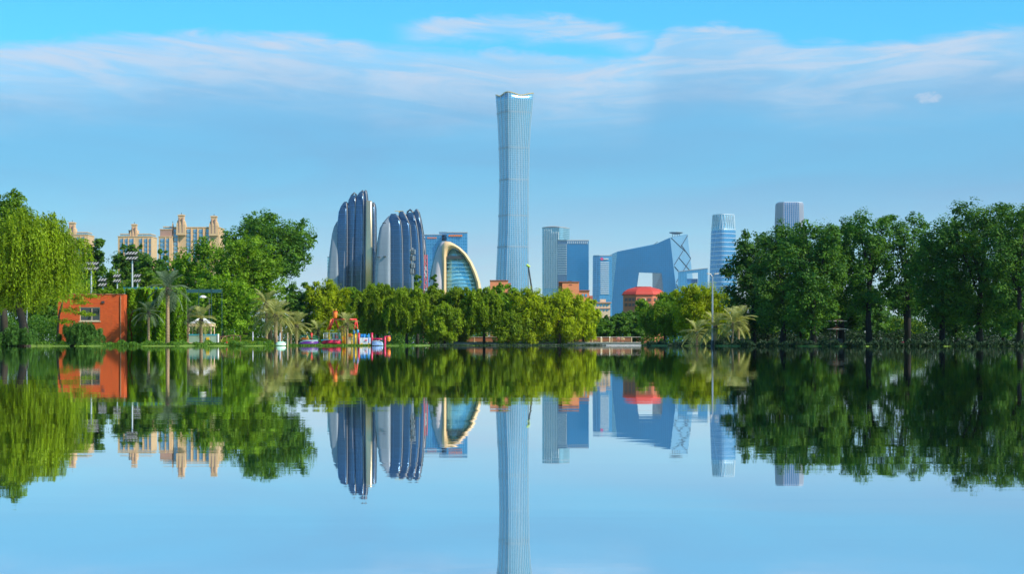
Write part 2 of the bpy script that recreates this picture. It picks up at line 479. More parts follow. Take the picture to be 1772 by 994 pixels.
def petal(A, rows, ry, yoff, name, mat, parent, rim=None, top_n=5, rim_r=.5, p=6.5, n=48, tilt=-.30):
    """one sail of a tower: rows (py, left, right) from the ground to the tip, lens-shaped in plan"""
    rings = []
    for py, xl, xr in rows:
        cx = A.x((xl + xr) / 2); w = max((xr - xl) / 2 * A.s, .15)
        k = min(1, .35 + w / max((rows[0][2] - rows[0][1]) / 2 * A.s, .1) * .65)
        rings.append([(cx + x, y + yoff + x * tilt, A.z(py)) for x, y in srect(w, ry * k, n, p)])
    o = MB().loft(rings).build(name, mat, parent, True)
    if mat is G_NAVY:
        MB().tube([(A.x(xr - .5), yoff - ry * .8 + tilt * (xr - xl) / 2 * A.s, A.z(py)) for py, xl, xr in rows[:-1]], .42, 6).build('edge_rib', pmat('edge_rib_steel', (.30, .29, .31), .45, .4), o, True)
    if rim:
        q = rows[-top_n:]
        pts = [(A.x(xl), yoff - ry * .25, A.z(py)) for py, xl, xr in q] + [(A.x(xr), yoff - ry * .25, A.z(py)) for py, xl, xr in reversed(q)]
        MB().tube(pts, rim_r, 8).build('rim', rim, o, True)
    return o
def sail_towers():
    A = At(1490, 609)
    t = thing('sail_tower', 'taller dark blue tower of leaning rounded sails with a gold strip', 'skyscraper', A.loc)
    petal(A, [(597, 565, 590), (479, 568.5, 589), (441, 572, 588.6), (406, 576.7, 588), (394, 580, 587.6), (387, 583.5, 587), (384.5, 585.8, 586.6)], 13, -2, 'sky_sheen_sail', G_SKYSHEEN, t, DARKRIM, 6)
    petal(A, [(597, 584, 602), (479, 585, 603), (420, 585, 603.5), (390, 585.2, 603.5), (368, 587.6, 603.2), (359, 591, 602.8), (353, 595, 602), (350.6, 597.5, 600.6)], 14, 0, 'sail', G_NAVY, t, DARKRIM, 6)
    petal(A, [(597, 596, 616), (450, 599, 617), (400, 600.5, 617.6), (366, 601.5, 617.4), (352, 603, 617.2), (344, 605.6, 616.8), (339, 608.6, 616)], 15, 3, 'sail', G_NAVY, t)
    # open loop that crowns the third and fourth sail
    for pts in ([(602.4, 356), (604, 346), (608, 338), (613, 333), (615.4, 336), (616.6, 342), (617.4, 354)],
                [(617.4, 350), (618, 341), (622, 334), (627.5, 329.6), (630, 332), (631, 342)]):
        MB().tube([(A.x(x), 3, A.z(y)) for x, y in pts], .7, 8).build('crown_loop', DARKRIM, t, True)
    petal(A, [(597, 610, 632), (450, 613, 632), (400, 614.5, 632), (350, 616.6, 631.6), (341, 618.4, 631), (336, 621.6, 630.4), (333, 624.6, 629.6)], 16, 1, 'sail', G_NAVY, t)
    petal(A, [(597, 627, 639), (450, 628, 639), (380, 629.6, 638), (350, 630, 637.2), (338, 630.6, 636), (332, 632, 635), (330.6, 633, 634.2)], 13, -1, 'sail', G_NAVY, t, DARKRIM, 6)
    petal(A, [(597, 633, 647), (450, 634, 647), (352, 635, 646), (350, 636, 645)], 9, -7.5, 'gold_strip', STEEL, t)
    petal(A, [(597, 642, 650.6), (480, 642.6, 650.8), (400, 643.2, 651), (361, 643.6, 650.6), (354, 645, 649.4), (351.8, 646.6, 648.2)], 15, 0, 'sail', G_NAVY, t, DARKRIM, 5)
    for x0, x1, y1 in ((598.2, 599.2, 417), (612, 613.4, 412), (627, 628.6, 440)):
        MB().tube([(A.x(x0), -15.6, A.z(597)), (A.x(x0), -15.2, A.z(480)), (A.x(x1), -14.0, A.z(y1))], [.5, .5, .15], 6).build('ridge', pmat('mauve_ridge', (.34, .32, .36), .4, .5), t)
    A = At(1450, 694)
    t = thing('sail_tower', 'shorter dark blue tower of curved sails beside the cell mast', 'skyscraper', A.loc)
    petal(A, [(597, 647, 678), (484, 650, 678), (448, 652, 678), (421, 654.6, 678), (396, 659, 678), (387, 664.6, 677.6), (379, 671, 677), (376, 674, 676.6)], 13, -2, 'sky_sheen_sail', G_SKYSHEEN, t, DARKRIM, 6)
    petal(A, [(597, 674, 699), (484, 674, 699), (415, 674.6, 698), (394, 674.6, 696.6), (384, 674.6, 694.4), (376, 675, 690), (371.6, 677.6, 685)], 14, 0, 'sail', G_NAVY, t, DARKRIM, 5)
    petal(A, [(597, 690, 714), (484, 690, 714), (415, 691, 713), (392, 691, 711), (378, 691, 705.4), (370, 691.4, 700), (367, 693, 697)], 15, 2, 'sail', G_NAVY, t, DARKRIM, 5)
    petal(A, [(597, 704, 728), (484, 704, 728), (425, 704, 726.4), (401, 704, 724.2), (385, 704, 721), (374, 704.4, 717.6), (369, 705.6, 715)], 16, 4, 'sail', G_NAVY, t)
    MB().tube([(A.x(x), 4, A.z(y)) for x, y in ((703.6, 374), (705, 366), (709, 362.4), (714, 366.6), (718, 375))], .75, 8).build('crown_loop', DARKRIM, t, True)
    petal(A, [(597, 715, 736), (484, 715, 735.4), (440, 715, 734), (406, 715.6, 732.6), (383, 715.8, 729), (368, 716.6, 725.2), (364, 718.6, 722.8), (362.6, 720, 721.6)], 16, 6, 'sail', G_NAVY, t, DARKRIM, 5)
    petal(A, [(597, 729, 739), (484, 729, 738), (441, 730, 736.8), (416, 731, 735), (408, 732.6, 733.8)], 14, 5, 'sail', G_NAVY, t, DARKRIM, 4)
    for px, py, w in ((664, 388, 6), (654.4, 446, 5.4), (665.5, 445, 4.6)):
        MB().box(A.x(px), A.x(px + w), -15.4, -13.0, A.z(py + 1), A.z(py)).build('vent_slot', DGREY, t)
    c = MB().box(A.x(690), A.x(695), -1, 2, A.z(372), A.z(366)).box(A.x(683), A.x(698), 0, .6, A.z(366), A.z(365)).build('roof_hoist', pmat('hoist_paint', (.55, .42, .12), .5), t)
    MB().box(A.x(692), A.x(699), -3, 1, A.z(379), A.z(372)).build('site_hoarding', pmat('pink_hoarding', (.42, .16, .30), .6), t)
sail_towers()

def shell_hall():
    A = At(1010, 789)
    t = thing('shell_hall', 'white shell-shaped hall with an arch coloured sunlit gold around cyan glass', 'building', A.loc)
    petal(A, [(597, 738, 774), (489, 743.3, 774), (457, 748.8, 774), (436, 754.3, 774), (427, 758, 775), (421.6, 761, 775), (418.4, 765, 774)], 11, 6, 'shell_lobe', SHELL, t, pmat('teal_seam', (.15, .32, .40), .4, .4), 6, .5, 2.6, 28, 0)
    O = [(765, 597), (766, 500), (766, 460), (764.5, 438), (764.5, 425), (770, 417.5), (779, 418.6), (787, 422.7), (797, 429.3), (807, 439), (817, 453.7), (824.6, 470), (831, 489), (843, 560), (847, 597)]
    I = [(772.6, 597), (772.8, 498), (772.8, 460), (773.6, 447), (775, 440), (778, 434), (782.6, 430.4), (787.4, 430.8), (792.4, 433.4), (801.4, 441.8), (811, 456.2), (818.6, 474.7), (823.5, 489), (834, 560), (837, 597)]
    rings = []
    for (ox, oy), (ix, iy) in zip(O, I):
        o = Vector((A.x(ox), 0, A.z(oy))); i = Vector((A.x(ix), 0, A.z(iy))); c = (o + i) / 2; h = (o - i) / 2
        rings.append([c + h * math.cos(a) + Vector((0, -4.5 * math.sin(a), 0)) for a in [2 * math.pi * k / 14 for k in range(14)]])
    MB().loft(rings).build('arch', pmat('sunlit_gold_arch', (.84, .56, .30), .5, .05), t, True)  # the band's sunlit gold is put into its base colour
    petal(A, [(597, 769, 841), (560, 769, 836), (489, 770, 826), (474, 770, 820.6), (456, 771, 812.6), (442, 772, 803), (434, 776, 794), (430.6, 780, 788)], 8, 5, 'atrium_glass', G_CYAN, t, None, 5, .5, 2.6, 28, 0)
    MB().box(A.x(774), A.x(801), -3.4, -2.4, A.z(449), A.z(443.4)).build('terrace_slot', DGREY, t)
    for k, py in enumerate((456, 463, 470, 477, 484, 491, 498)):
        xr = interp([(430, 786), (442, 802), (456, 811), (474, 818), (489, 823), (500, 825)], py)[0]
        MB().box(A.x(773.5), A.x(xr - 1.5), -3.3, -2.9, A.z(py), A.z(py - .7)).build('louvre', pmat('pale_louvre', (.30, .55, .62), .4), t)
shell_hall()

def ring_slab(A, outer, holes, y0, back, name, mat, parent):
    """a face with a hole through it, given real depth: outer and hole are point lists with their own back outlines"""
    bm = bmesh.new()
    def loop(pts, y): return [bm.verts.new(A.p(p[0], y + (p[2] if len(p) > 2 else 0), p[1])) for p in pts]
    fo = loop(outer, y0); bo = loop(back[0], y0); fh = loop(holes, y0); bh = loop(back[1], y0)
    def side(a, b):
        for i in range(len(a)): bm.faces.new((a[i], a[(i + 1) % len(a)], b[(i + 1) % len(a)], b[i]))
    side(fo, bo); side(fh, bh)
    for o, h in ((fo, fh), (bo, bh)):
        ed = []
        for L in (o, h):
            for i in range(len(L)): ed.append(bm.edges.get((L[i], L[(i + 1) % len(L)])))
        bmesh.ops.triangle_fill(bm, edges=ed, use_beauty=True)
    bmesh.ops.recalc_face_normals(bm, faces=bm.faces)
    me = bpy.data.meshes.new(name); bm.to_mesh(me); bm.free()
    return link(name, me, mat, parent)
def loop_tower():
    A = At(3990, 1120)
    t = thing('looped_tower', 'blue angular looped skyscraper with a square hole and rooftop helipad', 'skyscraper', A.loc)
    outer = [(1051, 597), (1057, 541), (1068, 435.7), (1132, 423.7), (1159, 411.6), (1170, 500), (1181, 597)]
    hole = [(1096, 545), (1102, 497.6), (1105.6, 472), (1144.9, 473), (1148, 506.6), (1152, 545)]
    bo = [(1060, 597, 75), (1066, 541, 75), (1076, 434.5, 75), (1150, 419, 75), (1189.4, 405.6, 75), (1201, 500, 75), (1213, 597, 75)]
    bh = [(1096, 545, 75), (1102.4, 497.6, 75), (1106, 472, 75), (1129, 473, 75), (1129, 506.6, 75), (1129, 545, 75)]
    ring_slab(A, outer, hole, 0, (bo, bh), 'glass_loop', G_DEEP, t)
    w = [(1051, 597, 0), (1057, 541, 0), (1068, 435.7, 0)]; l = [(1046, 597, 34), (1049, 515.7, 34), (1055, 441.8, 34)]; m = [(1060, 597, 60), (1064, 541, 60), (1074, 436.5, 60)]
    P = lambda q: A.p(q[0], q[2] + .4, q[1])
    MB().loft([[P(w[i]), P(l[i]), P(m[i])] for i in range(3)]).build('west_facet', G_TEAL, t)
    # side wall, its sunlit paleness put into the glass colour, and diagonal bracing
    def side(x, y, off=0.0):
        xc = interp([(411.6, 1159), (500, 1170), (597, 1181)], y)[0]; xr = interp([(405.6, 1189.4), (500, 1201), (597, 1213)], y)[0]
        k = (x - xc) / (xr - xc); n = Vector((75, -36, 0)).normalized()
        return Vector(A.p(x, k * 75, y)) + n * off
    q = [side(1159.2, 412, .5), side(1189, 406.2, .5), side(1212.5, 596, .5), side(1181.2, 596, .5)]
    q2 = [side(1159.2, 412, -.3), side(1189, 406.2, -.3), side(1212.5, 596, -.3), side(1181.2, 596, -.3)]
    MB().loft([q, q2]).build('side_wall', glass_facade('sunlit_side_glass', (.11, .26, .42), (.12, .28, .44), 4.2, 4.0, .08, .4, .0, .08), t)
    Z = lambda x, y: (1040 + x / 6.628, 395 + y / 6.628)
    for a, b in (((800, 112), (912, 222)), ((915, 192), (1022, 345)), ((988, 85), (915, 210)), ((910, 216), (962, 268)), ((936, 262), (838, 420)), ((890, 342), (1010, 482)),
                 ((1024, 352), (940, 490)), ((838, 440), (890, 502)), ((886, 572), (862, 622)), ((862, 642), (880, 690))):
        MB().tube([side(*Z(*a), 1.0), side(*Z(*b), 1.0)], .85, 6).build('brace', pmat('dark_brace', (.02, .04, .07), .6, .1), t)
    MB().loft([[(A.p(1170, 55, y)[0] + r * math.cos(a), 55 + r * math.sin(a), A.p(1170, 55, y)[2]) for a in [2 * math.pi * k / 24 for k in range(24)]] for r, y in ((6, 405.4), (12, 404.2), (15, 403), (15, 402.2))]).build('helipad', pmat('helipad_deck', (.20, .27, .33), .6), t)
    for k in range(4): MB().tube([A.p(1164 + 4 * k, 52 + 3 * k % 5, 414), A.p(1164 + 4 * k, 52 + 3 * k % 5, 404)], .7, 6).build('helipad_strut', GREY, t)
    MB().tube([(A.x(1132), 3, A.z(423.5)), (A.x(1138), 3, A.z(418.6))], .6, 5).build('roof_gantry', DGREY, t)
loop_tower()

def frame_tower():
    A = At(3900, 1199)
    t = thing('frame_block', 'low blue square frame-like block at the foot of the looped skyscraper', 'building', A.loc)
    outer = [(1173.5, 597), (1173.5, 470.4), (1224, 464.7), (1224.5, 597)]; hole = [(1188.6, 490), (1188.6, 473.6), (1207.8, 472.2), (1207.8, 491)]
    bo = [(1174, 597, 40), (1174, 471, 40), (1225.5, 465, 40), (1226, 597, 40)]; bh = [(1188.6, 490, 40), (1188.6, 473.6, 40), (1207.8, 472.2, 40), (1207.8, 491, 40)]
    ring_slab(A, outer, hole, 0, (bo, bh), 'frame', G_BLUE, t)
    MB().box(A.x(1188.4), A.x(1208), 8, 30, A.z(492), A.z(482.6)).build('podium', G_DEEP, t)
    MB().add([A.p(1173, -1, 470.6), A.p(1224.5, -1, 464.9), A.p(1226, 41, 465.2), A.p(1173.6, 41, 471.2), A.p(1173, -1, 469.7), A.p(1224.5, -1, 463.9), A.p(1226, 41, 464.2), A.p(1173.6, 41, 470.2)],
             [(0, 1, 2, 3), (4, 7, 6, 5), (0, 4, 5, 1), (1, 5, 6, 2), (2, 6, 7, 3), (3, 7, 4, 0)]).build('roof_edge', CONC, t)
frame_tower()

def banded_tower():
    A = At(4830, 1251)
    t = thing('banded_tower', 'tapered blue skyscraper ringed by pale bands left of the right trees', 'skyscraper', A.loc)
    prof = [(597, 1226, 1277), (490, 1228, 1274.4), (400, 1231, 1272.4), (397, 1232, 1271.8), (372, 1233.6, 1270)]
    def ring(py, grow=0.0, n=36):
        xl, xr = interp(prof, py); w = (xr - xl) / 2 * A.s + grow
        th = math.radians(32); return [(A.x((xl + xr) / 2) + (x * math.cos(th) - y * math.sin(th)) / 1.16, (x * math.sin(th) + y * math.cos(th)) / 1.16, A.z(py)) for x, y in srect(w, w, n, 4)]
    MB().loft([ring(y) for y in (597, 490, 440, 400)]).build('shaft', G_BLUE, t, False)
    MB().loft([ring(y, -.8) for y in (400, 385, 372.5)]).build('crown', G_TEAL, t)
    MB().loft([ring(372.6), ring(371.4), ring(371.4, -2), ring(372.6, -2)], closed=True).build('parapet', SILVERFIN, t)
    py = 398.0
    while py < 505:
        MB().loft([ring(py, .2), ring(py, .9), ring(py - .9, .9), ring(py - .9, .2)], caps=False).build('band', SILVERFIN, t); py += 7.6
    lo, hi = ring(397, .4, 72), ring(372.6, .4, 72)
    for k in range(0, 72, 3):
        MB().tube([lo[k], hi[(k + 2) % 72]], .55, 5).build('crown_fin', SILVERFIN, t)
        MB().tube([lo[(k + 3) % 72], hi[(k + 2) % 72]], .55, 5).build('crown_fin', SILVERFIN, t)
banded_tower()

def finned_tower():
    A = At(4600, 1366)
    t = thing('finned_tower', 'grey-blue ribbed tower top rising above the right trees', 'skyscraper', A.loc)
    def ring(py, g=0.0):
        w = interp([(597, 24.5), (385, 22.6), (355, 21.6), (351, 20.4)], py)[0] * A.s + g
        c = w * .42; return [(-w + c, -w, A.z(py)), (w - c, -w, A.z(py)), (w, -w + c, A.z(py)), (w, w - c, A.z(py)), (w - c, w, A.z(py)), (-w + c, w, A.z(py)), (-w, w - c, A.z(py)), (-w, -w + c, A.z(py))]
    MB().loft([ring(y) for y in (597, 385, 355, 351.5)]).build('shaft', G_BLUE, t)
    for e in range(8):
        n = 8
        for k in range(n):
            f = (k + .5) / n; rg = []
            for y in (597, 385, 355, 352):
                r = ring(y, .2); a = Vector(r[e]); b = Vector(r[(e + 1) % 8]); p = a.lerp(b, f); tn = (b - a).normalized(); nm = Vector((tn.y, -tn.x, 0))
                rg.append([p - tn * .7, p - tn * .7 + nm * 1.4, p + tn * .7 + nm * 1.4, p + tn * .7])
            MB().loft(rg).build('fin', pmat('grey_violet_fin', (.40, .42, .50), .5, .2), t)
    MB().box(A.x(1362), A.x(1368), -3, 3, A.z(352), A.z(350)).build('roof_plant', CONC, t)
    MB().loft([ring(351.8, .6), ring(350.8, .6), ring(350.8, -2), ring(351.8, -2)], closed=True).build('parapet', SILVERFIN, t)
finned_tower()

def block(name, label, D, px0, parts, cat='building'):
    A = At(D, px0); t = thing(name, label, cat, A.loc)
    for nm, x0, x1, y0, y1, d0, d1, mat in parts:
        MB().box(A.x(x0), A.x(x1), d0, d1, A.z(y1) if y1 < 597 else 0, A.z(y0)).build(nm, mat, t)
    return A, t
def grid_tower():
    A = At(4250, 962); t = thing('grid_tower', 'pale teal tower with a white window grid and gently arched roof', 'skyscraper', A.loc)
    th = math.radians(-28)
    w = 23.5 * A.s / 1.2
    def ring(y, g=0, arch=0):
        return [(x * math.cos(th) - yy * math.sin(th), x * math.sin(th) + yy * math.cos(th), A.z(y) + arch * max(0, 1 - ((x / w) ** 2))) for x, yy in srect(w + g, w + g, 40, 6)]
    MB().loft([ring(597), ring(395.5)]).build('shaft', G_TEAL, t, False)
    MB().loft([ring(395.6, .4), ring(394.6, .4, 1.5), ring(394.6, -6, 3.4)]).build('roof', CONC, t)
    n = Vector((math.sin(-th) * -1, -math.cos(th), 0)); n = Vector((math.sin(th), -math.cos(th), 0)); u = Vector((math.cos(th), math.sin(th), 0))
    for k in range(9):
        f = -.62 + .17 * k; c = u * (w * f) + n * (w * 1.0); rg = []
        y0 = 403 if k > 4 else 398
        MB().add(*(lambda p: ([p[i] for i in range(8)], [(0, 1, 2, 3), (4, 7, 6, 5), (0, 4, 5, 1), (1, 5, 6, 2), (2, 6, 7, 3), (3, 7, 4, 0)]))(
            [c + u * a + n * b + Vector((0, 0, z)) for z in (A.z(500), A.z(y0)) for a, b in ((-.7, -.4), (.7, -.4), (.7, .9), (-.7, .9))])).build('pier', pmat('white_grid', (.70, .74, .76), .5), t)
    for k in range(25):
        z = A.z(418 + k * 3.3); c = u * (w * .06) + n * w
        MB().add(*(lambda p: ([p[i] for i in range(8)], [(0, 1, 2, 3), (4, 7, 6, 5), (0, 4, 5, 1), (1, 5, 6, 2), (2, 6, 7, 3), (3, 7, 4, 0)]))(
            [c + u * a + n * b + Vector((0, 0, zz)) for zz in (z, z + 1.1) for a, b in ((-w * .68, -.4), (w * .68, -.4), (w * .68, .8), (-w * .68, .8))])).build('spandrel', MATS['white_grid'], t)
grid_tower()
def slab_tower():
    A = At(3800, 992); t = thing('slab_tower', 'deep blue rectangular tower overlapping the pale grid tower', 'skyscraper', A.loc)
    P = lambda x, d, y: A.p(x, d, y)
    pl = [(981, 0), (1018.6, 6), (1019, 48), (965, 44)]
    MB().loft([[P(x, d, y) for x, d in pl] for y in (597, 417)]).build('shaft', G_DEEP, t)
    MB().loft([[P(x + (.3 if x > 990 else -.3), d + (-.6 if d < 10 else .6), y) for x, d in pl] for y in (417, 415.4)]).build('roof_edge', SUNLITEDGE if False else CONC, t)
    for k in range(18):
        py = 424 + 3.0 * k
        a = Vector(P(980.6, -.6, py)); b = Vector(P(965.4, 42, py)); o = Vector((-1.0, -.4, 0))
        MB().loft([[a, b, b + o, a + o], [a + Vector((0, 0, 1.3)), b + Vector((0, 0, 1.3)), b + o + Vector((0, 0, 1.3)), a + o + Vector((0, 0, 1.3))]]).build('sunshade', SILVERFIN, t)
    for k in range(11):
        MB().box(A.x(982 + 3.35 * k), A.x(983.3 + 3.35 * k), -1 + .5 * k, 1 + .5 * k, A.z(422), A.z(418)).build('crown_pier', SILVERFIN, t)
slab_tower()
def logo_tower():
    A = At(3700, 1042); t = thing('logo_tower', 'blue office tower with a small pink and white rooftop sign', 'skyscraper', A.loc)
    P = lambda x, d, y: A.p(x, d, y)
    MB().loft([[P(1026 + (y - 442) * -.01, 22, y), P(1037, 0, y), P(1059, 4, y), P(1059, 40, y), P(1030, 44, y)] for y in (597, 443)]).build('shaft', G_BLUE, t)
    MB().loft([[P(1027.2, 21, y), P(1037, -.8, y), P(1059.4, 3.4, y), P(1059.4, 41, y), P(1030, 45, y)] for y in (443, 442)]).build('roof_edge', CONC, t)
    for k in range(16):
        z = A.z(455 + 3.6 * k); MB().add([(A.x(1039), -.4, z), (A.x(1054), 2.3, z), (A.x(1054), 1.3, z), (A.x(1039), -1.4, z), (A.x(1039), -.4, z + 1.6), (A.x(1054), 2.3, z + 1.6), (A.x(1054), 1.3, z + 1.6), (A.x(1039), -1.4, z + 1.6)],
                 [(0, 1, 2, 3), (4, 7, 6, 5), (0, 4, 5, 1), (1, 5, 6, 2), (2, 6, 7, 3), (3, 7, 4, 0)]).build('spandrel', SILVERFIN, t)
    r = 2.9
    MB().loft([[(A.x(1041.5) + r * math.cos(a), y, A.z(448.4) + r * math.sin(a)) for a in [k * math.pi / 8 for k in range(16)]] for y in (-1.6, .6)]).build('sign_emblem', pmat('pink_sign', (.72, .05, .20), .5), t)
    for k in range(4): MB().box(A.x(1044.6 + 2.2 * k), A.x(1046.2 + 2.2 * k), -1.2, 2, A.z(449.6), A.z(447.4)).build('sign_letter', WHITE, t)
logo_tower()
def office_pair():
    A, t = block('office_block', 'plain blue office slab with orange rooftop lettering behind the shell hall', 2600, 772, [
        ('low_wing', 733, 764, 406, 597, 12, 60, G_BLUE)])
    P = lambda x, d, y: A.p(x, d, y)
    MB().loft([[P(773, 0, y), P(808.6, 3, y), P(809, 50, y), P(760, 46, y)] for y in (597, 403)]).build('tower', G_BLUE, t)
    MB().loft([[P(773, -.8, y), P(809, 2.2, y), P(809.4, 51, y), P(759.6, 46.6, y)] for y in (403, 401.8)]).build('roof_edge', CONC, t)
    MB().box(A.x(732.7), A.x(764.2), 11.4, 60.5, A.z(406), A.z(405)).build('roof_edge', CONC, t)
    for k in range(8): MB().box(A.x(776.5 + 3.0 * k), A.x(778.8 + 3.0 * k), -.9, 1.4, A.z(409.6), A.z(406.4)).build('sign_letter', ORANGE, t)
    for k in range(5): MB().box(A.x(739 + 3.4 * k), A.x(741.2 + 3.4 * k), 11, 12.4, A.z(412.4), A.z(409.8)).build('sign_letter', ORANGE, t)
office_pair()
block('slim_tower', 'thin pale tower edge showing left of the taller sail tower', 2500, 570, [('shaft', 566.5, 573.5, 445, 597, 0, 20, G_TEAL), ('roof_edge', 566.2, 573.8, 444.3, 445, -.4, 20.4, CONC)])

# ------------------------------------------------------------------ lower buildings behind the trees
SAND = pmat('sand_stone', (.60, .40, .22), .8, var=.15, scale=.3)
SANDD = pmat('pink_brown_stone', (.36, .22, .17), .8, var=.15, scale=.3)
def residence(px0, D, label, blocks, spires, cols, rows, y_first, dy=7.4):
    A = At(D, px0); t = thing('residential_tower', label, 'apartment building', A.loc, group='sandstone apartment towers on the left')
    for x0, x1, y, d0, d1, m in blocks:
        MB().box(A.x(x0), A.x(x1), d0, d1, 0, A.z(y)).build('wall', m, t)
        MB().box(A.x(x0) - .25, A.x(x1) + .25, d0 - .25, d1 + .25, A.z(y), A.z(y) + .5).build('cornice', SAND, t)
    for x, w, y0, y1, d in spires:
        o = MB().loft([[(A.x(x) + a * w * A.s * f, d + b * w * A.s * f, A.z(y)) for a, b in ((-1, -1), (1, -1), (1, 1), (-1, 1))] for f, y in
                       ((1.0, y0 + 18), (.95, y0), (.78, y0 - (y0 - y1) * .35), (.62, y0 - (y0 - y1) * .45), (.60, y1 + 3), (.72, y1 + 2.6), (.72, y1 + .8), (.5, y1 + .6), (.4, y1))]).build('spire', SAND, t)
        for k in (-1, 1):
            MB().box(A.x(x) + k * w * A.s * .36 - .3, A.x(x) + k * w * A.s * .36 + .3, d - w * A.s * 1.02, d - w * A.s * .5, A.z(y0 + 14), A.z(y1 + 6)).build('rib', SANDD, o)
        MB().tube([(A.x(x), d, A.z(y1)), (A.x(x), d, A.z(y1 - 3))], .18, 5).build('finial', DGREY, o)
    wm = {}
    for x0, x1, yt, d in cols:
        MB().box(A.x(x1 + .3), A.x(x1 + 1.5), d - .7, d + .2, 0, A.z(yt - 2.5)).build('pier', SAND, t)
        for r in range(rows):
            y = yt + r * dy
            if y > 470: break
            key = (round(x1 - x0, 2),)
            if key not in wm:
                w = (x1 - x0) * A.s; wm[key] = MB().box(0, w, -.12, .1, -(dy - 1.7) * A.s, 0).mesh('window'); wm[key].materials.append(G_WIN)
                fr = MB(); h = (dy - 1.7) * A.s
                fr.box(0, w, -.3, -.1, -h * .52, -h * .44); wm[key + ('f',)] = fr.mesh('transom'); wm[key + ('f',)].materials.append(SAND)
            o = link('window', wm[key], None, t); o.location = (A.x(x0), d, A.z(y))
            f = link('transom', wm[key + ('f',)], None, o)
residence(326, 1100, 'widest sandstone apartment tower with two spires and blue glass columns',
          [(277, 297, 398, 0, 18, SANDD), (281, 296, 393, 3, 18, G_TEAL), (296.5, 378, 394, 2, 22, SAND), (272, 278, 425, 4, 18, SAND), (276, 298.5, 411, -2.5, 10, SAND)],
          [(313, 8, 389, 371, 2), (369, 8, 390, 373, 3), (298, 1.6, 392, 386, 2)],
          [(279, 286.5, 414, -2.6), (289, 294, 414, -2.6), (299.5, 306.5, 397, 1.9), (322, 329, 397, 1.9), (334, 340, 397, 1.9), (344, 350, 397, 1.9), (356, 361.5, 397, 1.9)], 10, 397)
residence(233, 1250, 'middle sandstone apartment tower with one spire behind the tall floodlight',
          [(204, 262, 410, 0, 20, SAND), (207, 260, 405.6, 2, 19, G_TEAL), (220, 232, 399, 5, 16, SANDD)],
          [(230.5, 7, 404, 387, 4)], [(208, 213, 414, -.1), (216, 221, 414, -.1), (224, 231, 414, -.1), (241, 246, 414, -.1), (250, 255, 414, -.1), (258, 261, 414, -.1)], 8, 414)
residence(130, 1300, 'leftmost sandstone apartment tower half hidden behind the willow',
          [(108, 152, 407, 0, 20, SAND), (131, 150, 402.6, 2, 16, G_TEAL)],
          [(123.5, 8, 402, 384, 3)], [(112, 116, 411, -.1), (133, 138, 411, -.1), (141, 146, 411, -.1)], 8, 411)

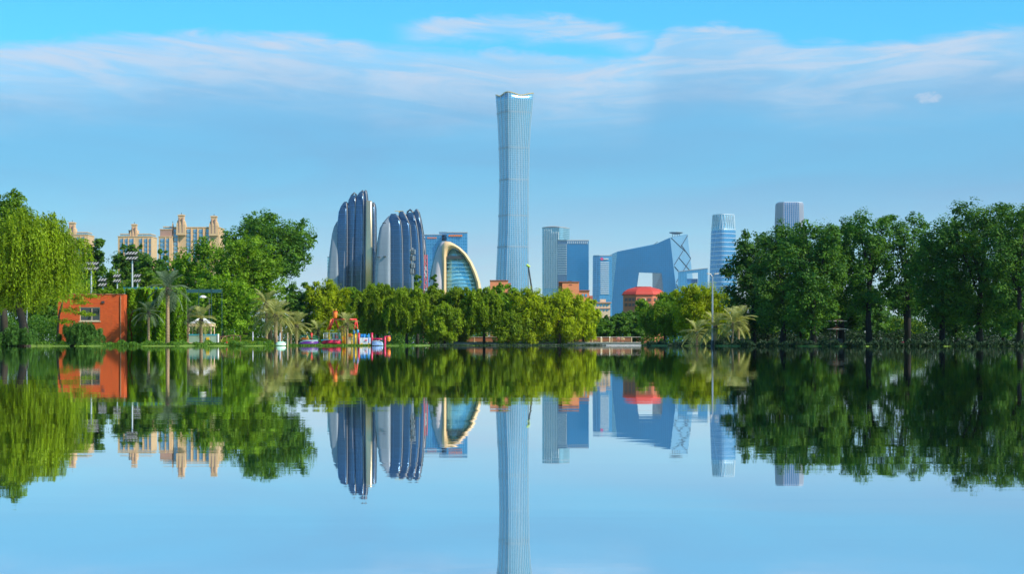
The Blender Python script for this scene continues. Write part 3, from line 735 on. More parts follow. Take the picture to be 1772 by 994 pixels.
BRICK1 = pmat('orange_brick', (.74, .25, .11), .85, var=.18, scale=1.2)
BRICK2 = pmat('shade_and_trim_brick', (.40, .13, .08), .85, var=.18, scale=1.2)  # shade of the side walls painted as darker brick; also roof and vent trim
def low_buildings():
    A, t = block('brick_block', 'stepped orange brick block in front of the deep blue tower', 700, 995, [
        ('upper_wall', 973, 1002, 488.6, 597, 0, 10, BRICK1), ('side_wall', 967.5, 972.8, 488.8, 597, 1.2, 10, BRICK2), ('lower_wall', 1002.2, 1020, 503.6, 597, .6, 9, BRICK1), ('end_wall', 1020.2, 1026, 512, 597, 1.4, 8, BRICK2),
        ('roof', 967, 1002.6, 487.6, 488.6, -.3, 10.3, BRICK2), ('roof', 1002, 1021, 502.4, 503.6, .2, 9.3, BRICK2), ('roof_plant', 983, 990, 486, 487.6, 3, 6, DGREY)])
    for x in (1007, 1012.5): MB().box(A.x(x), A.x(x + 3.4), .45, .75, A.z(514), A.z(509)).build('window', G_WIN, t)
    MB().box(A.x(985), A.x(990), -.12, .1, A.z(494), A.z(492)).build('vent', BRICK2, t)
    A, t = block('brick_hut', 'small orange brick rooftop left of the tower crane boom', 720, 864, [
        ('wall', 848, 879, 486, 597, 0, 8, BRICK1), ('roof', 847.4, 879.6, 485, 486, -.3, 8.3, BRICK2), ('side_wall', 879.2, 884, 490, 597, 1, 8, BRICK2)])
    A, t = block('cream_block', 'low cream building with two rows of round windows', 650, 1040, [
        ('wall', 1018, 1056, 525, 597, 0, 9, pmat('cream_plaster', (.66, .48, .34), .8)), ('roof', 1017, 1058, 523.2, 525, -.5, 9.5, pmat('pink_coping', (.52, .28, .20), .8)),
        ('penthouse', 1039, 1049, 518, 523.2, 2, 6, MATS['cream_plaster']), ('string_course', 1017.6, 1056.6, 533.4, 534.8, -.3, 0, MATS['pink_coping'])])
    for y in (528.8, 537):
        for k in range(6):
            c = Vector((A.x(1024 + 5.4 * k), 0, A.z(y))); r = 1.75 * A.s
            w = MB().loft([[c + Vector((r * math.cos(a), d, r * math.sin(a))) for a in [i * math.pi / 6 for i in range(12)]] for d in (-.15, .1)]).build('window', G_WIN, t)
    A = At(600, 1113); t = thing('red_roof_hall', 'eight-sided hall with a red hipped roof before the looped skyscraper', 'building', A.loc)
    oc = lambda r, y, off=0: [(A.x(1113) + r * A.s * math.cos(a), r * A.s * math.sin(a) * .9, A.z(y) if y < 597 else 0) for a in [math.pi / 8 + k * math.pi / 4 for k in range(8)]]
    MB().loft([oc(37, 597), oc(37, 511)]).build('wall', pmat('wine_plaster', (.56, .17, .09), .8), t)
    MB().loft([oc(39.5, 511.4), oc(39.5, 510), oc(36.5, 505.6), (oc(30, 501.4)), oc(15, 497.4)]).build('roof', pmat('red_roof_tile', (.50, .05, .03), .6, var=.2), t)
    MB().loft([oc(15, 498), oc(15, 496.6)]).build('roof_cap', pmat('wine_cap', (.30, .06, .05), .7), t)
    for k in (4, 5, 6):
        a0, a1 = Vector(oc(37.15, 597)[k]), Vector(oc(37.15, 597)[(k + 1) % 8])
        for f in (.2, .5, .8):
            for y in (517, 526):
                c = a0.lerp(a1, f); u = (a1 - a0).normalized(); c.z = 0
                n = Vector((c.x, c.y, 0)).normalized() * .12
                MB().loft([[c - u * .5 + Vector((0, 0, A.z(y + 5))), c + u * .5 + Vector((0, 0, A.z(y + 5))), c + u * .5 + Vector((0, 0, A.z(y))), c - u * .5 + Vector((0, 0, A.z(y)))],
                           [q + n for q in (c - u * .5 + Vector((0, 0, A.z(y + 5))), c + u * .5 + Vector((0, 0, A.z(y + 5))), c + u * .5 + Vector((0, 0, A.z(y))), c - u * .5 + Vector((0, 0, A.z(y))))]]).build('window', MATS['cream_plaster'] if k == 5 and f == .5 else pmat('dim_window', (.13, .07, .06), .3), t)
low_buildings()

def masts():
    A = At(450, 714); t = thing('cell_mast', 'slim steel cell mast with antenna clusters before the sail tower', 'mast', A.loc)
    MB().tube([(0, 0, 0), (0, 0, A.z(429))], [.32, .16], 8).build('pole', GREY, t)
    for py in (436, 447, 460, 470):
        for k in range(6):
            a = k * math.pi / 3 + py; r = .55
            c = (r * math.cos(a), r * math.sin(a))
            MB().box(c[0] - .14, c[0] + .14, c[1] - .08, c[1] + .08, A.z(py + 4), A.z(py - 4), a).build('antenna', GREY if (k + int(py)) % 3 else DGREY, t)
        MB().loft([[(.62 * math.cos(a), .62 * math.sin(a), A.z(y)) for a in [i * math.pi / 6 for i in range(12)]] for y in (py + 4.6, py + 4)]).build('platform', DGREY, t)
    A = At(520, 737); t = thing('lattice_tower', 'thin red and white lattice tower beside the shell hall', 'tower', A.loc)
    w0, w1 = .75, .35
    legs = [[(sx * w0, sy * w0, 0), (sx * w1, sy * w1, A.z(441))] for sx, sy in ((-1, -1), (1, -1), (1, 1), (-1, 1))]
    REDW = pmat('faded_red_paint', (.62, .10, .12), .5)
    for a, b in legs: MB().tube([a, b], .09, 5).build('leg', REDW, t)
    H = A.z(441); n = 16
    for i in range(n):
        for k in range(4):
            f0, f1 = i / n, (i + 1) / n; a, b = legs[k], legs[(k + 1) % 4]
            p = Vector(a[0]).lerp(Vector(a[1]), f0); q = Vector(b[0]).lerp(Vector(b[1]), f1)
            MB().tube([p, q] if (i + k) % 2 else [Vector(b[0]).lerp(Vector(b[1]), f0), Vector(a[0]).lerp(Vector(a[1]), f1)], .06, 4).build('lattice_bar', REDW if (i // 2) % 2 else WHITE, t)
    A = At(560, 922); t = thing('mobile_crane', 'dark crane boom with a green tip leaning beside the tallest tower', 'crane', A.loc)
    p0 = Vector((A.x(933), 0, 2.0)); p1 = Vector((A.x(914), 0, A.z(459)))
    MB().tube([p0, p0.lerp(p1, .5), p0.lerp(p1, .5), p1], [.42, .36, .28, .22], 8).build('boom', DGREY, t)
    MB().tube([p1 + Vector((-.5, 0, .1)), p1 + Vector((.5, 0, -.6))], .35, 8).build('boom_tip', pmat('lime_paint', (.45, .62, .08), .5), t)
    MB().tube([p1, Vector((A.x(914.5), 0, A.z(500)))], .05, 5).build('hoist_rope', DGREY, t)
    MB().box(A.x(926), A.x(944), -1.3, 1.3, .9, 2.1).build('chassis', pmat('crane_yellow', (.6, .42, .05), .5), t)
    for k in range(4):
        MB().tube([(A.x(928 + 4.6 * k), -1.35, .75), (A.x(928 + 4.6 * k), 1.35, .75)], .52, 14).build('wheel', DGREY, t)
    MB().box(A.x(939), A.x(944), -1.2, .2, 2.1, 3.4).build('cab', MATS['crane_yellow'], t)
masts()

# ------------------------------------------------------------------ trees
def unit(v): return v / np.maximum(np.linalg.norm(v, axis=1, keepdims=True), 1e-6)
def leaf_mesh(name, C, N, L, W, tone, rng, axis=None):
    """one folded, leaf-shaped quad for each centre C with normal N, length L and width W"""
    n = len(C)
    if axis is None:
        axis = rng.normal(size=(n, 3))
    N = unit(N); a = axis - N * np.sum(axis * N, 1, keepdims=True); a = unit(a); b = np.cross(N, a)
    L = np.broadcast_to(np.asarray(L, float).reshape(-1, 1), (n, 1)); W = np.broadcast_to(np.asarray(W, float).reshape(-1, 1), (n, 1))
    V = np.empty((n, 4, 3))
    V[:, 0] = C - a * L * .5; V[:, 1] = C + b * W * .5 + N * W * .12 + a * L * .05
    V[:, 2] = C + a * L * .5; V[:, 3] = C - b * W * .5 + N * W * .12 + a * L * .05
    Q = np.arange(n * 4).reshape(n, 4)
    return np_mesh(name, V.reshape(-1, 3), Q, np.repeat(tone, 4))
def lobes_for(rng, H, R, zb, k, flat=.8, size=(.30, .46)):
    """uneven lobes that fill a crown of height zb..H and half width R"""
    hz = (H - zb) / 2; zc = (H + zb) / 2; out = []; a0 = rng.uniform(0, 6.28)
    m = k + 3
    for i in range(m):
        u = 1 - 2 * (i + .5) / m                                     # from the top down
        az = a0 + i * 2.39996 + rng.uniform(-.35, .35)
        w = math.sqrt(max(0, 1 - abs(u) ** 2.6))                     # a full, barrel-like outline
        r = min(R * rng.uniform(*size), hz * .8)
        q = rng.uniform(.82, 1.08)
        out.append((np.array([math.cos(az) * (R - r * .85) * w * q, math.sin(az) * (R * flat - r * .7) * w * q, zc + u * (hz - r * .9) * (rng.uniform(.9, 1.04) if u < .8 else 1.0)]), r))
    for i in range(7):                                               # sprigs that break the outline
        az = rng.uniform(0, 6.28); u = rng.uniform(.15, .95); w = math.sqrt(max(0, 1 - u ** 2.6)); r = min(R, hz) * rng.uniform(.13, .21)
        out.append((np.array([math.cos(az) * (R - r * .3) * w, math.sin(az) * (R * flat) * w, zc + u * (hz - r * .6)]), r))
    out.append((np.array([0, 0, zc]), min(R * .55, hz * .85))); out.append((np.array([rng.uniform(-.2, .2) * R, 0, zc + hz * .35]), min(R * .45, hz * .6)))
    return out
def crown_broad(rng, H, R, zb, leaf, n, k=11, clump=.32, lobes=None, soft=False):
    lobes = lobes or lobes_for(rng, H, R, zb, k)
    area = np.array([r * r for _, r in lobes]); area /= area.sum()
    C, N, T, S = [], [], [], []
    for (c, r), w in zip(lobes, area):
        m = max(8, int(20 * (r / (R * .4)) ** 2))
        d = unit(rng.normal(size=(m, 3)) + np.array([0, 0, .15]))
        cc = c + d * r * rng.uniform(.60, 1.0, (m, 1)); cr = r * clump * rng.uniform(.7, 1.4, m); ct = rng.uniform(0, .75, m)
        per = int(n * .8 * w / m) + 1
        for j in range(m):
            e = unit(rng.normal(size=(per, 3))); rad = cr[j] * rng.uniform(.2, 1.0, (per, 1)) ** .6
            C.append(cc[j] + e * rad * np.array([1.15, 1.15, .8]) - (np.array([0, 0, 1.0]) * cr[j] * rng.uniform(0, 1.1, (per, 1)) if soft else 0)); N.append(e * .7 + d[j] * .6 + rng.normal(size=(per, 3)) * .45 + np.array([0.15, 0, .75]))
            T.append(np.clip(ct[j] + rng.uniform(-.2, .3, per), 0, 1)); S.append(np.ones(per))
        q = int(n * .2 * w) + 1
        e = unit(rng.normal(size=(q, 3))); C.append(c + e * r * rng.uniform(.1, .8, (q, 1))); N.append(rng.normal(size=(q, 3))); T.append(rng.uniform(0, .5, q)); S.append(np.full(q, 1.7))
    C = np.concatenate(C); N = np.concatenate(N); T = np.concatenate(T); S = np.concatenate(S)
    sz = leaf * rng.uniform(.65, 1.35, len(C)) * S
    keep = C[:, 2] > max(.1, zb - R * .2)
    if soft:
        ax = rng.normal(size=(int(keep.sum()), 3)) * .55 + np.array([0, 0, -1.0])
        return leaf_mesh('crown', C[keep], N[keep], sz[keep] * 1.35, sz[keep] * .42, T[keep], rng, ax), lobes
    return leaf_mesh('crown', C[keep], N[keep], sz[keep], sz[keep] * .66, T[keep], rng), lobes
def crown_willow(rng, H, R, zb, leaf, n, droop=.55, k=9, lobes=None, sw=.22):
    lobes = lobes or lobes_for(rng, H, R, zb + (H - zb) * .22, k)
    area = np.array([r * r for _, r in lobes]); area /= area.sum()
    C, A, T = [], [], []
    m = 12; ns = n // m
    for (c, r), w in zip(lobes, area):
        q = max(8, int(ns * w))
        # bunches of neighbouring strands, so that the curtain parts into tresses
        nb = max(3, q // 9); bd = unit(rng.normal(size=(nb, 3)) + np.array([0, 0, .35])); bt = rng.uniform(0, .8, nb); bl = rng.uniform(.45, 1.15, nb)
        bi = rng.integers(0, nb, q)
        d = unit(bd[bi] + rng.normal(size=(q, 3)) * .10)
        s = c + d * r * rng.uniform(.72, 1.03, (q, 1))
        Lh = np.maximum(.25, np.minimum((s[:, 2] - zb) * droop, 3.2 * R * .4) * bl[bi] * rng.uniform(.6, 1.1, q))
        t = np.linspace(0, 1, m)[None, :, None] + rng.uniform(-.03, .03, (q, m, 1))
        out = d.copy(); out[:, 2] = 0
        P = s[:, None, :] + out[:, None, :] * (Lh * .22)[:, None, None] * (1 - np.exp(-3 * np.maximum(t, 0))) - np.array([0, 0, 1.0]) * Lh[:, None, None] * np.maximum(t, 0) ** 1.25
        P += rng.normal(size=P.shape) * leaf * .10
        G = np.gradient(P, axis=1)
        C.append(P.reshape(-1, 3)); A.append(unit(G.reshape(-1, 3)))
        T.append(np.clip(np.repeat(bt[bi], m) + rng.uniform(-.15, .25, q * m), 0, 1))
        q2 = max(4, int(n * .14 * w)); e = unit(rng.normal(size=(q2, 3)))
        C.append(c + e * r * rng.uniform(.2, .9, (q2, 1)) + np.array([0, 0, -.2 * r])); A.append(np.tile([0, 0, -1.0], (q2, 1)) + rng.normal(size=(q2, 3)) * .5); T.append(rng.uniform(0, .5, q2))
    C = np.concatenate(C); A = np.concatenate(A); T = np.concatenate(T)
    keep = C[:, 2] > .12; C, A, T = C[keep], A[keep], T[keep]
    ax = A + rng.normal(size=A.shape) * .30
    N = rng.normal(size=C.shape) * .8 + np.array([.1, -.3, .35]); 
    N[:, 2] += .35
    sz = leaf * rng.uniform(.7, 1.3, len(C))
    return leaf_mesh('crown', C, N, sz, sz * sw, T, rng, ax), lobes
def tree(kind, px, top, hw, bottom, D, label, mat, seed, name=None, n=9000, leaf=None, k=11, bark=None, group=None, lean=0.0, trunk=.022, droop=.55, clump=.32, cat='tree', stems=1, sw=.22):
    rng = np.random.default_rng(seed); A = At(D, px)
    H = A.z(top) - GZ; R = hw * A.s * 1.06; zb = max(0.0, A.z(bottom) - GZ); n = int(n * 1.35)
    loc = (A.loc[0], D, GZ - .05)
    t = thing(name or {'broad': 'broadleaf_tree', 'willow': 'willow_tree', 'soft': 'willow_tree'}[kind], label, cat, loc, group=group)
    leaf = leaf or max(.17, D * .00112)
    if kind == 'willow': me, lobes = crown_willow(rng, H, R, zb, leaf * 1.7, n, droop, k, sw=sw)
    else: me, lobes = crown_broad(rng, H, R, zb, leaf, n, k, clump, soft=(kind == 'soft'))
    tag(link('crown', me, mat, t), kind='stuff')
    if kind == 'willow':                                             # leafy mass behind the hanging tresses
        me2, _ = crown_broad(rng, H, R, zb, leaf, int(n * .42), lobes=[(c, r * .92) for c, r in lobes], clump=.38, soft=True)
        tag(link('inner_crown', me2, mat, t), kind='stuff')
    bark = bark or BARK
    rr = max(.09, H * trunk); zt = min(zb + (H - zb) * .45, H * .6)
    pts = [(0, 0, -.2), (lean * .2 + rng.uniform(-.05, .05) * H * .3, 0, zt * .35), (lean * .6, rng.uniform(-.1, .1), zt * .7), (lean, 0, zt)]
    tr = MB().tube(pts, [rr * 1.35, rr, rr * .8, rr * .55], 9).build('trunk', bark, t, True)
    for c, r in lobes[:7]:
        s = Vector(pts[2]).lerp(Vector(pts[3]), rng.uniform(-.3, 1)); e = Vector(c)
        mid = s.lerp(e, .5) + Vector((0, 0, r * .15))
        MB().tube([s, mid, e], [rr * .42, rr * .28, rr * .1], 6).build('branch', bark, tr, True)
    return t

# left bank
tree('broad', 8, 321, 54, 450, 195, 'tall green tree at the far left, its crown above the willow', L_MID, 1, n=9000, k=9)
tree('willow', 44, 357, 94, 580, 153, 'large yellow-green weeping willow at the left edge of the photo', L_WILLOW, 2, n=40000, k=20, droop=.5, sw=.32, leaf=.19, lean=-1.2, trunk=.03)
tree('broad', 165, 407, 21, 520, 300, 'thin dark tree poking up beside the leftmost sandstone tower', L_DARK, 3, n=4200, k=7, clump=.4)
tree('broad', 140, 438, 30, 540, 290, 'dark tree directly right of the weeping willow', L_DARK, 4, n=5000, k=8)
tree('broad', 226, 419, 34, 530, 310, 'dark tree below the middle sandstone tower', L_DARK, 5, n=6500, k=9)
tree('broad', 281, 427, 10, 520, 330, 'narrow pointed dark tree below the widest sandstone tower', L_DARK, 6, n=2200, k=6, clump=.5)
tree('broad', 262, 438, 32, 545, 285, 'dark green tree right of the tall floodlight', L_DARK, 7, n=6000, k=9)
tree('broad', 118, 470, 36, 560, 240, 'low mid-green tree behind the short floodlight mast', L_MID, 8, n=5000, k=8)
tree('broad', 190, 462, 34, 560, 262, 'green tree between the two floodlight masts', L_MID, 9, n=5200, k=8)
tree('broad', 247, 466, 44, 560, 255, 'bushy green tree behind the ivy wall', L_MID, 10, n=7000, k=9)
tree('broad', 302, 445, 38, 560, 262, 'dark round tree behind the tall blue-green palm', L_DARK, 11, n=6500, k=9)
tree('broad', 466, 362, 80, 500, 285, 'tallest dark green tree right of the sandstone towers', L_DARK, 12, n=17000, k=15, clump=.27)
tree('broad', 345, 404, 50, 590, 250, 'green tree in front of the widest sandstone tower', L_MID, 13, n=9000, k=12, clump=.28)
tree('broad', 424, 401, 72, 592, 236, 'big bright green tree above the lawn', L_BRIGHT, 14, n=17000, k=17, clump=.24)
tree('broad', 385, 470, 62, 588, 226, 'lower leafy green tree behind the white canopy', L_BRIGHT, 15, n=10000, k=12, clump=.26)
tree('broad', 516, 486, 34, 590, 262, 'dark green tree behind the twin palms', L_DARK, 16, n=6000, k=9)
tree('broad', 70, 440, 66, 596, 212, 'dark tree behind the weeping willow', L_DARK, 62, n=12000, k=13)
# middle of the far shore
tree('soft', 566, 479, 44, 594, 262, 'olive rounded willow below the taller sail tower', L_OLIVE, 17, n=11000, k=13, clump=.36)
tree('broad', 612, 494, 29, 594, 276, 'darker green tree behind the tipping bucket', L_MID, 18, n=7000, k=10)
tree('willow', 654, 487, 40, 600, 262, 'yellow-green willow with long tresses right of the playground', L_WILLOW, 19, n=15000, k=12, droop=.62)
tree('willow', 704, 493, 36, 600, 258, 'weeping willow in front of the cell mast', L_WILLOW, 20, n=13000, k=11, droop=.55)
tree('soft', 746, 491, 36, 596, 264, 'soft green willow below the red lattice tower', L_WILLOW, 21, n=10000, k=12, clump=.36)
tree('broad', 722, 474, 9, 560, 300, 'slim young tree left of the red lattice tower', L_MID, 22, n=1500, k=5, clump=.5)
tree('broad', 751, 473, 8, 560, 305, 'slim young tree right of the red lattice tower', L_DARK, 23, n=1500, k=5, clump=.5)
tree('soft', 794, 489, 36, 596, 262, 'green willow in front of the shell hall', L_WILLOW, 24, n=10000, k=13, clump=.34)
tree('willow', 838, 495, 36, 600, 257, 'green willow right of the shell hall', L_WILLOW, 25, n=12000, k=10, droop=.5, sw=.28)
tree('broad', 876, 488, 32, 590, 278, 'leafy green tree below the tallest tower', L_BRIGHT, 26, n=8000, k=11)
tree('soft', 918, 494, 42, 595, 256, 'bright yellow-green willow below the crane boom', L_OLIVE, 27, n=13000, k=14, clump=.34)
tree('soft', 968, 495, 46, 594, 257, 'bright yellow-green willow below the pale grid tower', L_OLIVE, 28, n=14000, k=15, clump=.33, trunk=.03)
tree('soft', 1010, 514, 30, 590, 259, 'small yellow-green willow at the left end of the terrace railing', L_OLIVE, 29, n=8000, k=11, clump=.36)
tree('soft', 770, 520, 34, 597, 255, 'low drooping willow at the left end of the embankment', L_WILLOW, 60, n=8000, k=11, clump=.36)
tree('soft', 884, 535, 34, 596, 254, 'low green willow below the bright ones on the embankment', L_WILLOW, 61, n=8000, k=11, clump=.36)
tree('broad', 1040, 550, 24, 592, 300, 'low dark tree behind the left half of the terrace railing', L_DARK, 30, n=4200, k=8)
tree('broad', 1066, 541, 26, 592, 305, 'dark tree at the foot of the looped skyscraper', L_DARK, 31, n=5000, k=8)
tree('broad', 1096, 536, 26, 592, 310, 'dark tree left of the shaded willow, under the red roofed hall', L_DARK, 32, n=5000, k=8)
tree('broad', 1112, 516, 13, 560, 330, 'sparse pale olive tree in front of the red roofed hall', L_BRIGHT, 33, n=1800, k=6, clump=.5)
tree('broad', 1160, 499, 26, 570, 320, 'dark tree right of the red roofed hall', L_MID, 34, n=5000, k=8)
tree('willow', 1150, 518, 42, 600, 228, 'shaded green willow at the right end of the terrace railing', L_MID, 35, n=16000, k=12, droop=.55, leaf=.22)
tree('soft', 1216, 485, 56, 596, 222, 'olive willow behind the tall double-headed street lamp', L_OLIVE, 36, n=17000, k=16, clump=.32, leaf=.23)
# right bank
RG = 'dark plane trees on the right bank'
for px, top, hw, bottom, D, lab, sd, n, k in (
        (1304, 392, 54, 592, 205, 'leftmost of the dark trees on the right bank', 41, 13000, 13),
        (1354, 377, 62, 586, 196, 'dark tree directly below the ribbed tower top', 42, 14000, 14),
        (1408, 373, 60, 584, 188, 'dark tree behind the two-tier umbrella kiosk', 43, 14000, 14),
        (1456, 367, 60, 570, 198, 'dark tree right of the two-tier umbrella kiosk', 44, 12000, 12),
        (1504, 357, 48, 555, 190, 'narrow tall dark tree left of the sky gaps in the foliage', 45, 7000, 11),
        (1570, 362, 60, 552, 194, 'airy dark tree with sky showing through its crown', 46, 8200, 12),
        (1630, 371, 62, 582, 186, 'dark tree above the pink flower bed end', 47, 13000, 13),
        (1696, 340, 80, 592, 182, 'tallest dark tree of the right bank', 48, 21000, 17),
        (1764, 345, 66, 592, 176, 'dark tree cut by the right edge of the photo', 49, 15000, 14)):
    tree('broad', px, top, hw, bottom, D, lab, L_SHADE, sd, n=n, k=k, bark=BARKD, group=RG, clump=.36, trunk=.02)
for px, top, hw, bottom, D, lab, sd, n in (
        (1330, 478, 44, 592, 214, 'low shaded tree behind the right palms', 51, 7000), (1385, 500, 40, 590, 206, 'low shaded tree left of the kiosk', 52, 6000),
        (1500, 486, 42, 596, 216, 'low shaded tree behind the red notice board', 65, 7000), (1440, 492, 44, 596, 218, 'low shaded tree behind the umbrella kiosk', 66, 7000), (1566, 486, 40, 552, 220, 'low shaded tree under the airy dark tree', 67, 5500),
        (1655, 470, 50, 592, 204, 'low shaded tree under the tallest tree of the right bank', 53, 9000), (1735, 480, 52, 592, 198, 'low shaded tree by the right edge of the photo', 54, 9000)):
    tree('broad', px, top, hw, bottom, D, lab, L_SHADE, sd, n=n, k=10, bark=BARKD, group='low shaded trees on the right bank', clump=.3)
tree('broad', 1325, 540, 28, 594, 250, 'sunlit yellow-green bush between the palms and the dark trees', L_OLIVE, 55, n=3600, k=7, name='sunlit_bush', cat='bush')
tree('broad', 1548, 546, 24, 594, 280, 'sunlit yellow-green bush seen between two dark trunks', L_OLIVE, 56, n=3600, k=7, name='sunlit_bush', cat='bush')
tree('broad', 1584, 552, 20, 594, 284, 'sunlit yellow-green bush above the pink flowers', L_OLIVE, 57, n=3200, k=7, name='sunlit_bush', cat='bush')
tree('broad', 1482, 556, 16, 596, 276, 'sunlit green bush behind the small red sign', L_BRIGHT, 58, n=2200, k=6, name='sunlit_bush', cat='bush')

def undergrowth(x0, x1, D, y, label, mat, seed, n):
    rng = np.random.default_rng(seed); s = D / FPX
    px = rng.uniform(x0, x1, n); d = D + rng.uniform(-2, 2, n)
    h = (597 - y) * s * (.88 + .2 * np.sin(px * .11 + seed) * np.sin(px * .037))
    C = np.stack([(px - 886) / FPX * d, d, GZ + h * rng.uniform(0, 1, n)], 1)
    N = rng.normal(size=(n, 3)) + np.array([.2, -.5, .6])
    sz = max(.18, D * .001) * rng.uniform(.7, 1.4, n)
    me = leaf_mesh('undergrowth', C, N, sz, sz * .6, rng.uniform(0, 1, n) * .7, rng)
    tag(link('undergrowth', me, mat), label, 'undergrowth', None, 'stuff')
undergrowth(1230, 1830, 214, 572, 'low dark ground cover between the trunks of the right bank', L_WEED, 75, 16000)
undergrowth(-60, 140, 198, 545, 'dark undergrowth below the weeping willow', L_DARK, 76, 9000)
undergrowth(330, 700, 300, 540, 'dark undergrowth below the trees on the left and middle shore', L_DARK, 71, 22000)
undergrowth(680, 1260, 312, 548, 'dark undergrowth along the middle of the far shore', L_DARK, 72, 26000)
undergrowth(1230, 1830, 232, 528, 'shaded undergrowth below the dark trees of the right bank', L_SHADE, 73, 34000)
undergrowth(-60, 400, 276, 476, 'dark undergrowth behind the red building', L_DARK, 74, 30000)

def shore_fringe(x0, x1, h, label, mat, seed, n):
    rng = np.random.default_rng(seed); px = rng.uniform(x0, x1, n)
    sx = np.array([p[0] for p in shore], float); sd_ = np.array([p[1] for p in shore], float)
    i = np.clip(np.searchsorted(sx, px) - 1, 0, len(sx) - 2); t = (px - sx[i]) / (sx[i + 1] - sx[i]); d = sd_[i] + (sd_[i + 1] - sd_[i]) * (t * t * (3 - 2 * t)) + rng.uniform(.1, 2.2, n)
    hh = h * (.7 + .5 * np.sin(px * .21 + seed) * np.sin(px * .083))
    C = np.stack([(px - 886) / FPX * d, d, .02 + hh * rng.uniform(0, 1, n)], 1); N = rng.normal(size=(n, 3)) + np.array([.2, -.6, .5])
    ax = rng.normal(size=(n, 3)) * .5 + np.array([0, 0, 1.0]); sz = rng.uniform(.15, .42, n)
    tag(link('waterside_grass', leaf_mesh('waterside_grass', C, N, sz, sz * .3, rng.uniform(0, .8, n), rng, ax), mat), label, 'grass', None, 'stuff')
shore_fringe(-60, 470, .42, 'rough grass and weeds along the left waterline', L_DARK, 61, 15000)
shore_fringe(455, 760, .10, 'dark grass along the waterline below the playground', L_DARK, 62, 6000)
shore_fringe(1112, 1800, .5, 'dark weeds along the waterline of the right bank', L_WEED, 63, 20000)
shore_fringe(735, 1112, .12, 'low dark grass along the foot of the embankment', L_WEED, 64, 7000)

# weeping shrubs at the water's edge on the left
def mound(px, top, hw, D, label, seed, n=9000):
    rng = np.random.default_rng(seed); A = At(D, px); H = A.z(top) - GZ; R = hw * A.s
    t = thing('weeping_shrub', label, 'shrub', (A.loc[0], D, GZ - .1))
    lob = [(np.array([rng.uniform(-.6, .6) * R, rng.uniform(-.3, .3) * R, H * rng.uniform(.45, .72)]), R * rng.uniform(.28, .42)) for _ in range(7)]
    lob = [(np.array([c[0], c[1], min(c[2], H - r * .95)]), r) for c, r in lob]
    me, _ = crown_willow(rng, H, R, 0.0, .30, n, .8, lobes=lob, sw=.2)
    tag(link('crown', me, L_REED, t), kind='stuff')
    for k in range(5):
        a = rng.uniform(0, 6.28); c, r = lob[k]
        MB().tube([(.1 * math.cos(a), .1 * math.sin(a), -.1), (c[0] * .6, c[1] * .6, c[2] * .6), tuple(c)], [.05, .035, .01], 5).build('stem', BARK, t)
mound(32, 566, 44, 151, 'feathery green shrub below the weeping willow', 81)
mound(122, 556, 54, 158, 'feathery green shrub in front of the red wall', 82, 12000)

# ------------------------------------------------------------------ palms: every frond its own part
def frond_mesh(kind, seed):
    rng = np.random.default_rng(seed); V, Q, T = [], [], []
    up, drop = {0: (.55, .40), 1: (.42, .58), 2: (.22, .66), 3: (.05, .60)}[kind]
    def P(t): return np.array([t * (1 - .12 * t), 0, up * t * 1.0 - drop * t * t])
    for i in range(21):
        t = .12 + .88 * i / 20; p = P(t); g = P(min(1, t + .02)) - P(t - .02); g /= np.linalg.norm(g)
        ll = (.12 + .25 * math.sin(math.pi * min(1, t * .92 + .06))) * rng.uniform(.85, 1.15)
        for s in (-1, 1):
            d = g * .75 + np.array([0, s * .75, 0]) + np.array([0, 0, rng.uniform(-.25, .12)]); d /= np.linalg.norm(d)
            w = np.cross(d, np.array([0, 0, 1.0])); w /= np.linalg.norm(w); w *= .0135
            b = len(V); e = p + d * ll - np.array([0, 0, .05 * ll])
            V += [p - w, p + w, p + d * ll * .6 + w * .8, e, p + d * ll * .6 - w * .8]; tn = rng.uniform(.1, .9)
            T += [tn] * 5; Q += [(b, b + 1, b + 2, b + 4), (b + 4, b + 2, b + 3, b + 3)]
    for i in range(7):
        t0, t1 = i / 7, (i + 1) / 7; r0 = .014 * (1 - t0 * .7); r1 = .014 * (1 - t1 * .7); a, c = P(t0), P(t1); b = len(V)
        V += [a + [0, r0, 0], a + [0, 0, r0], a - [0, r0, 0], c + [0, r1, 0], c + [0, 0, r1], c - [0, r1, 0]]; T += [.6] * 6
        Q += [(b, b + 1, b + 4, b + 3), (b + 1, b + 2, b + 5, b + 4)]
    me = bpy.data.meshes.new('frond'); me.from_pydata([tuple(v) for v in V], [], [tuple(dict.fromkeys(q)) for q in Q])
    at = me.attributes.new('tone', 'FLOAT', 'POINT'); at.data.foreach_set('value', np.array(T, np.float32)); me.update()
    return me
FROND = {m.name: [frond_mesh(k, 90 + k) for k in range(4)] for m in (L_PALM, L_PALMD)}
for mn, L in FROND.items():
    for me in L: me.materials.append(bpy.data.materials[mn])
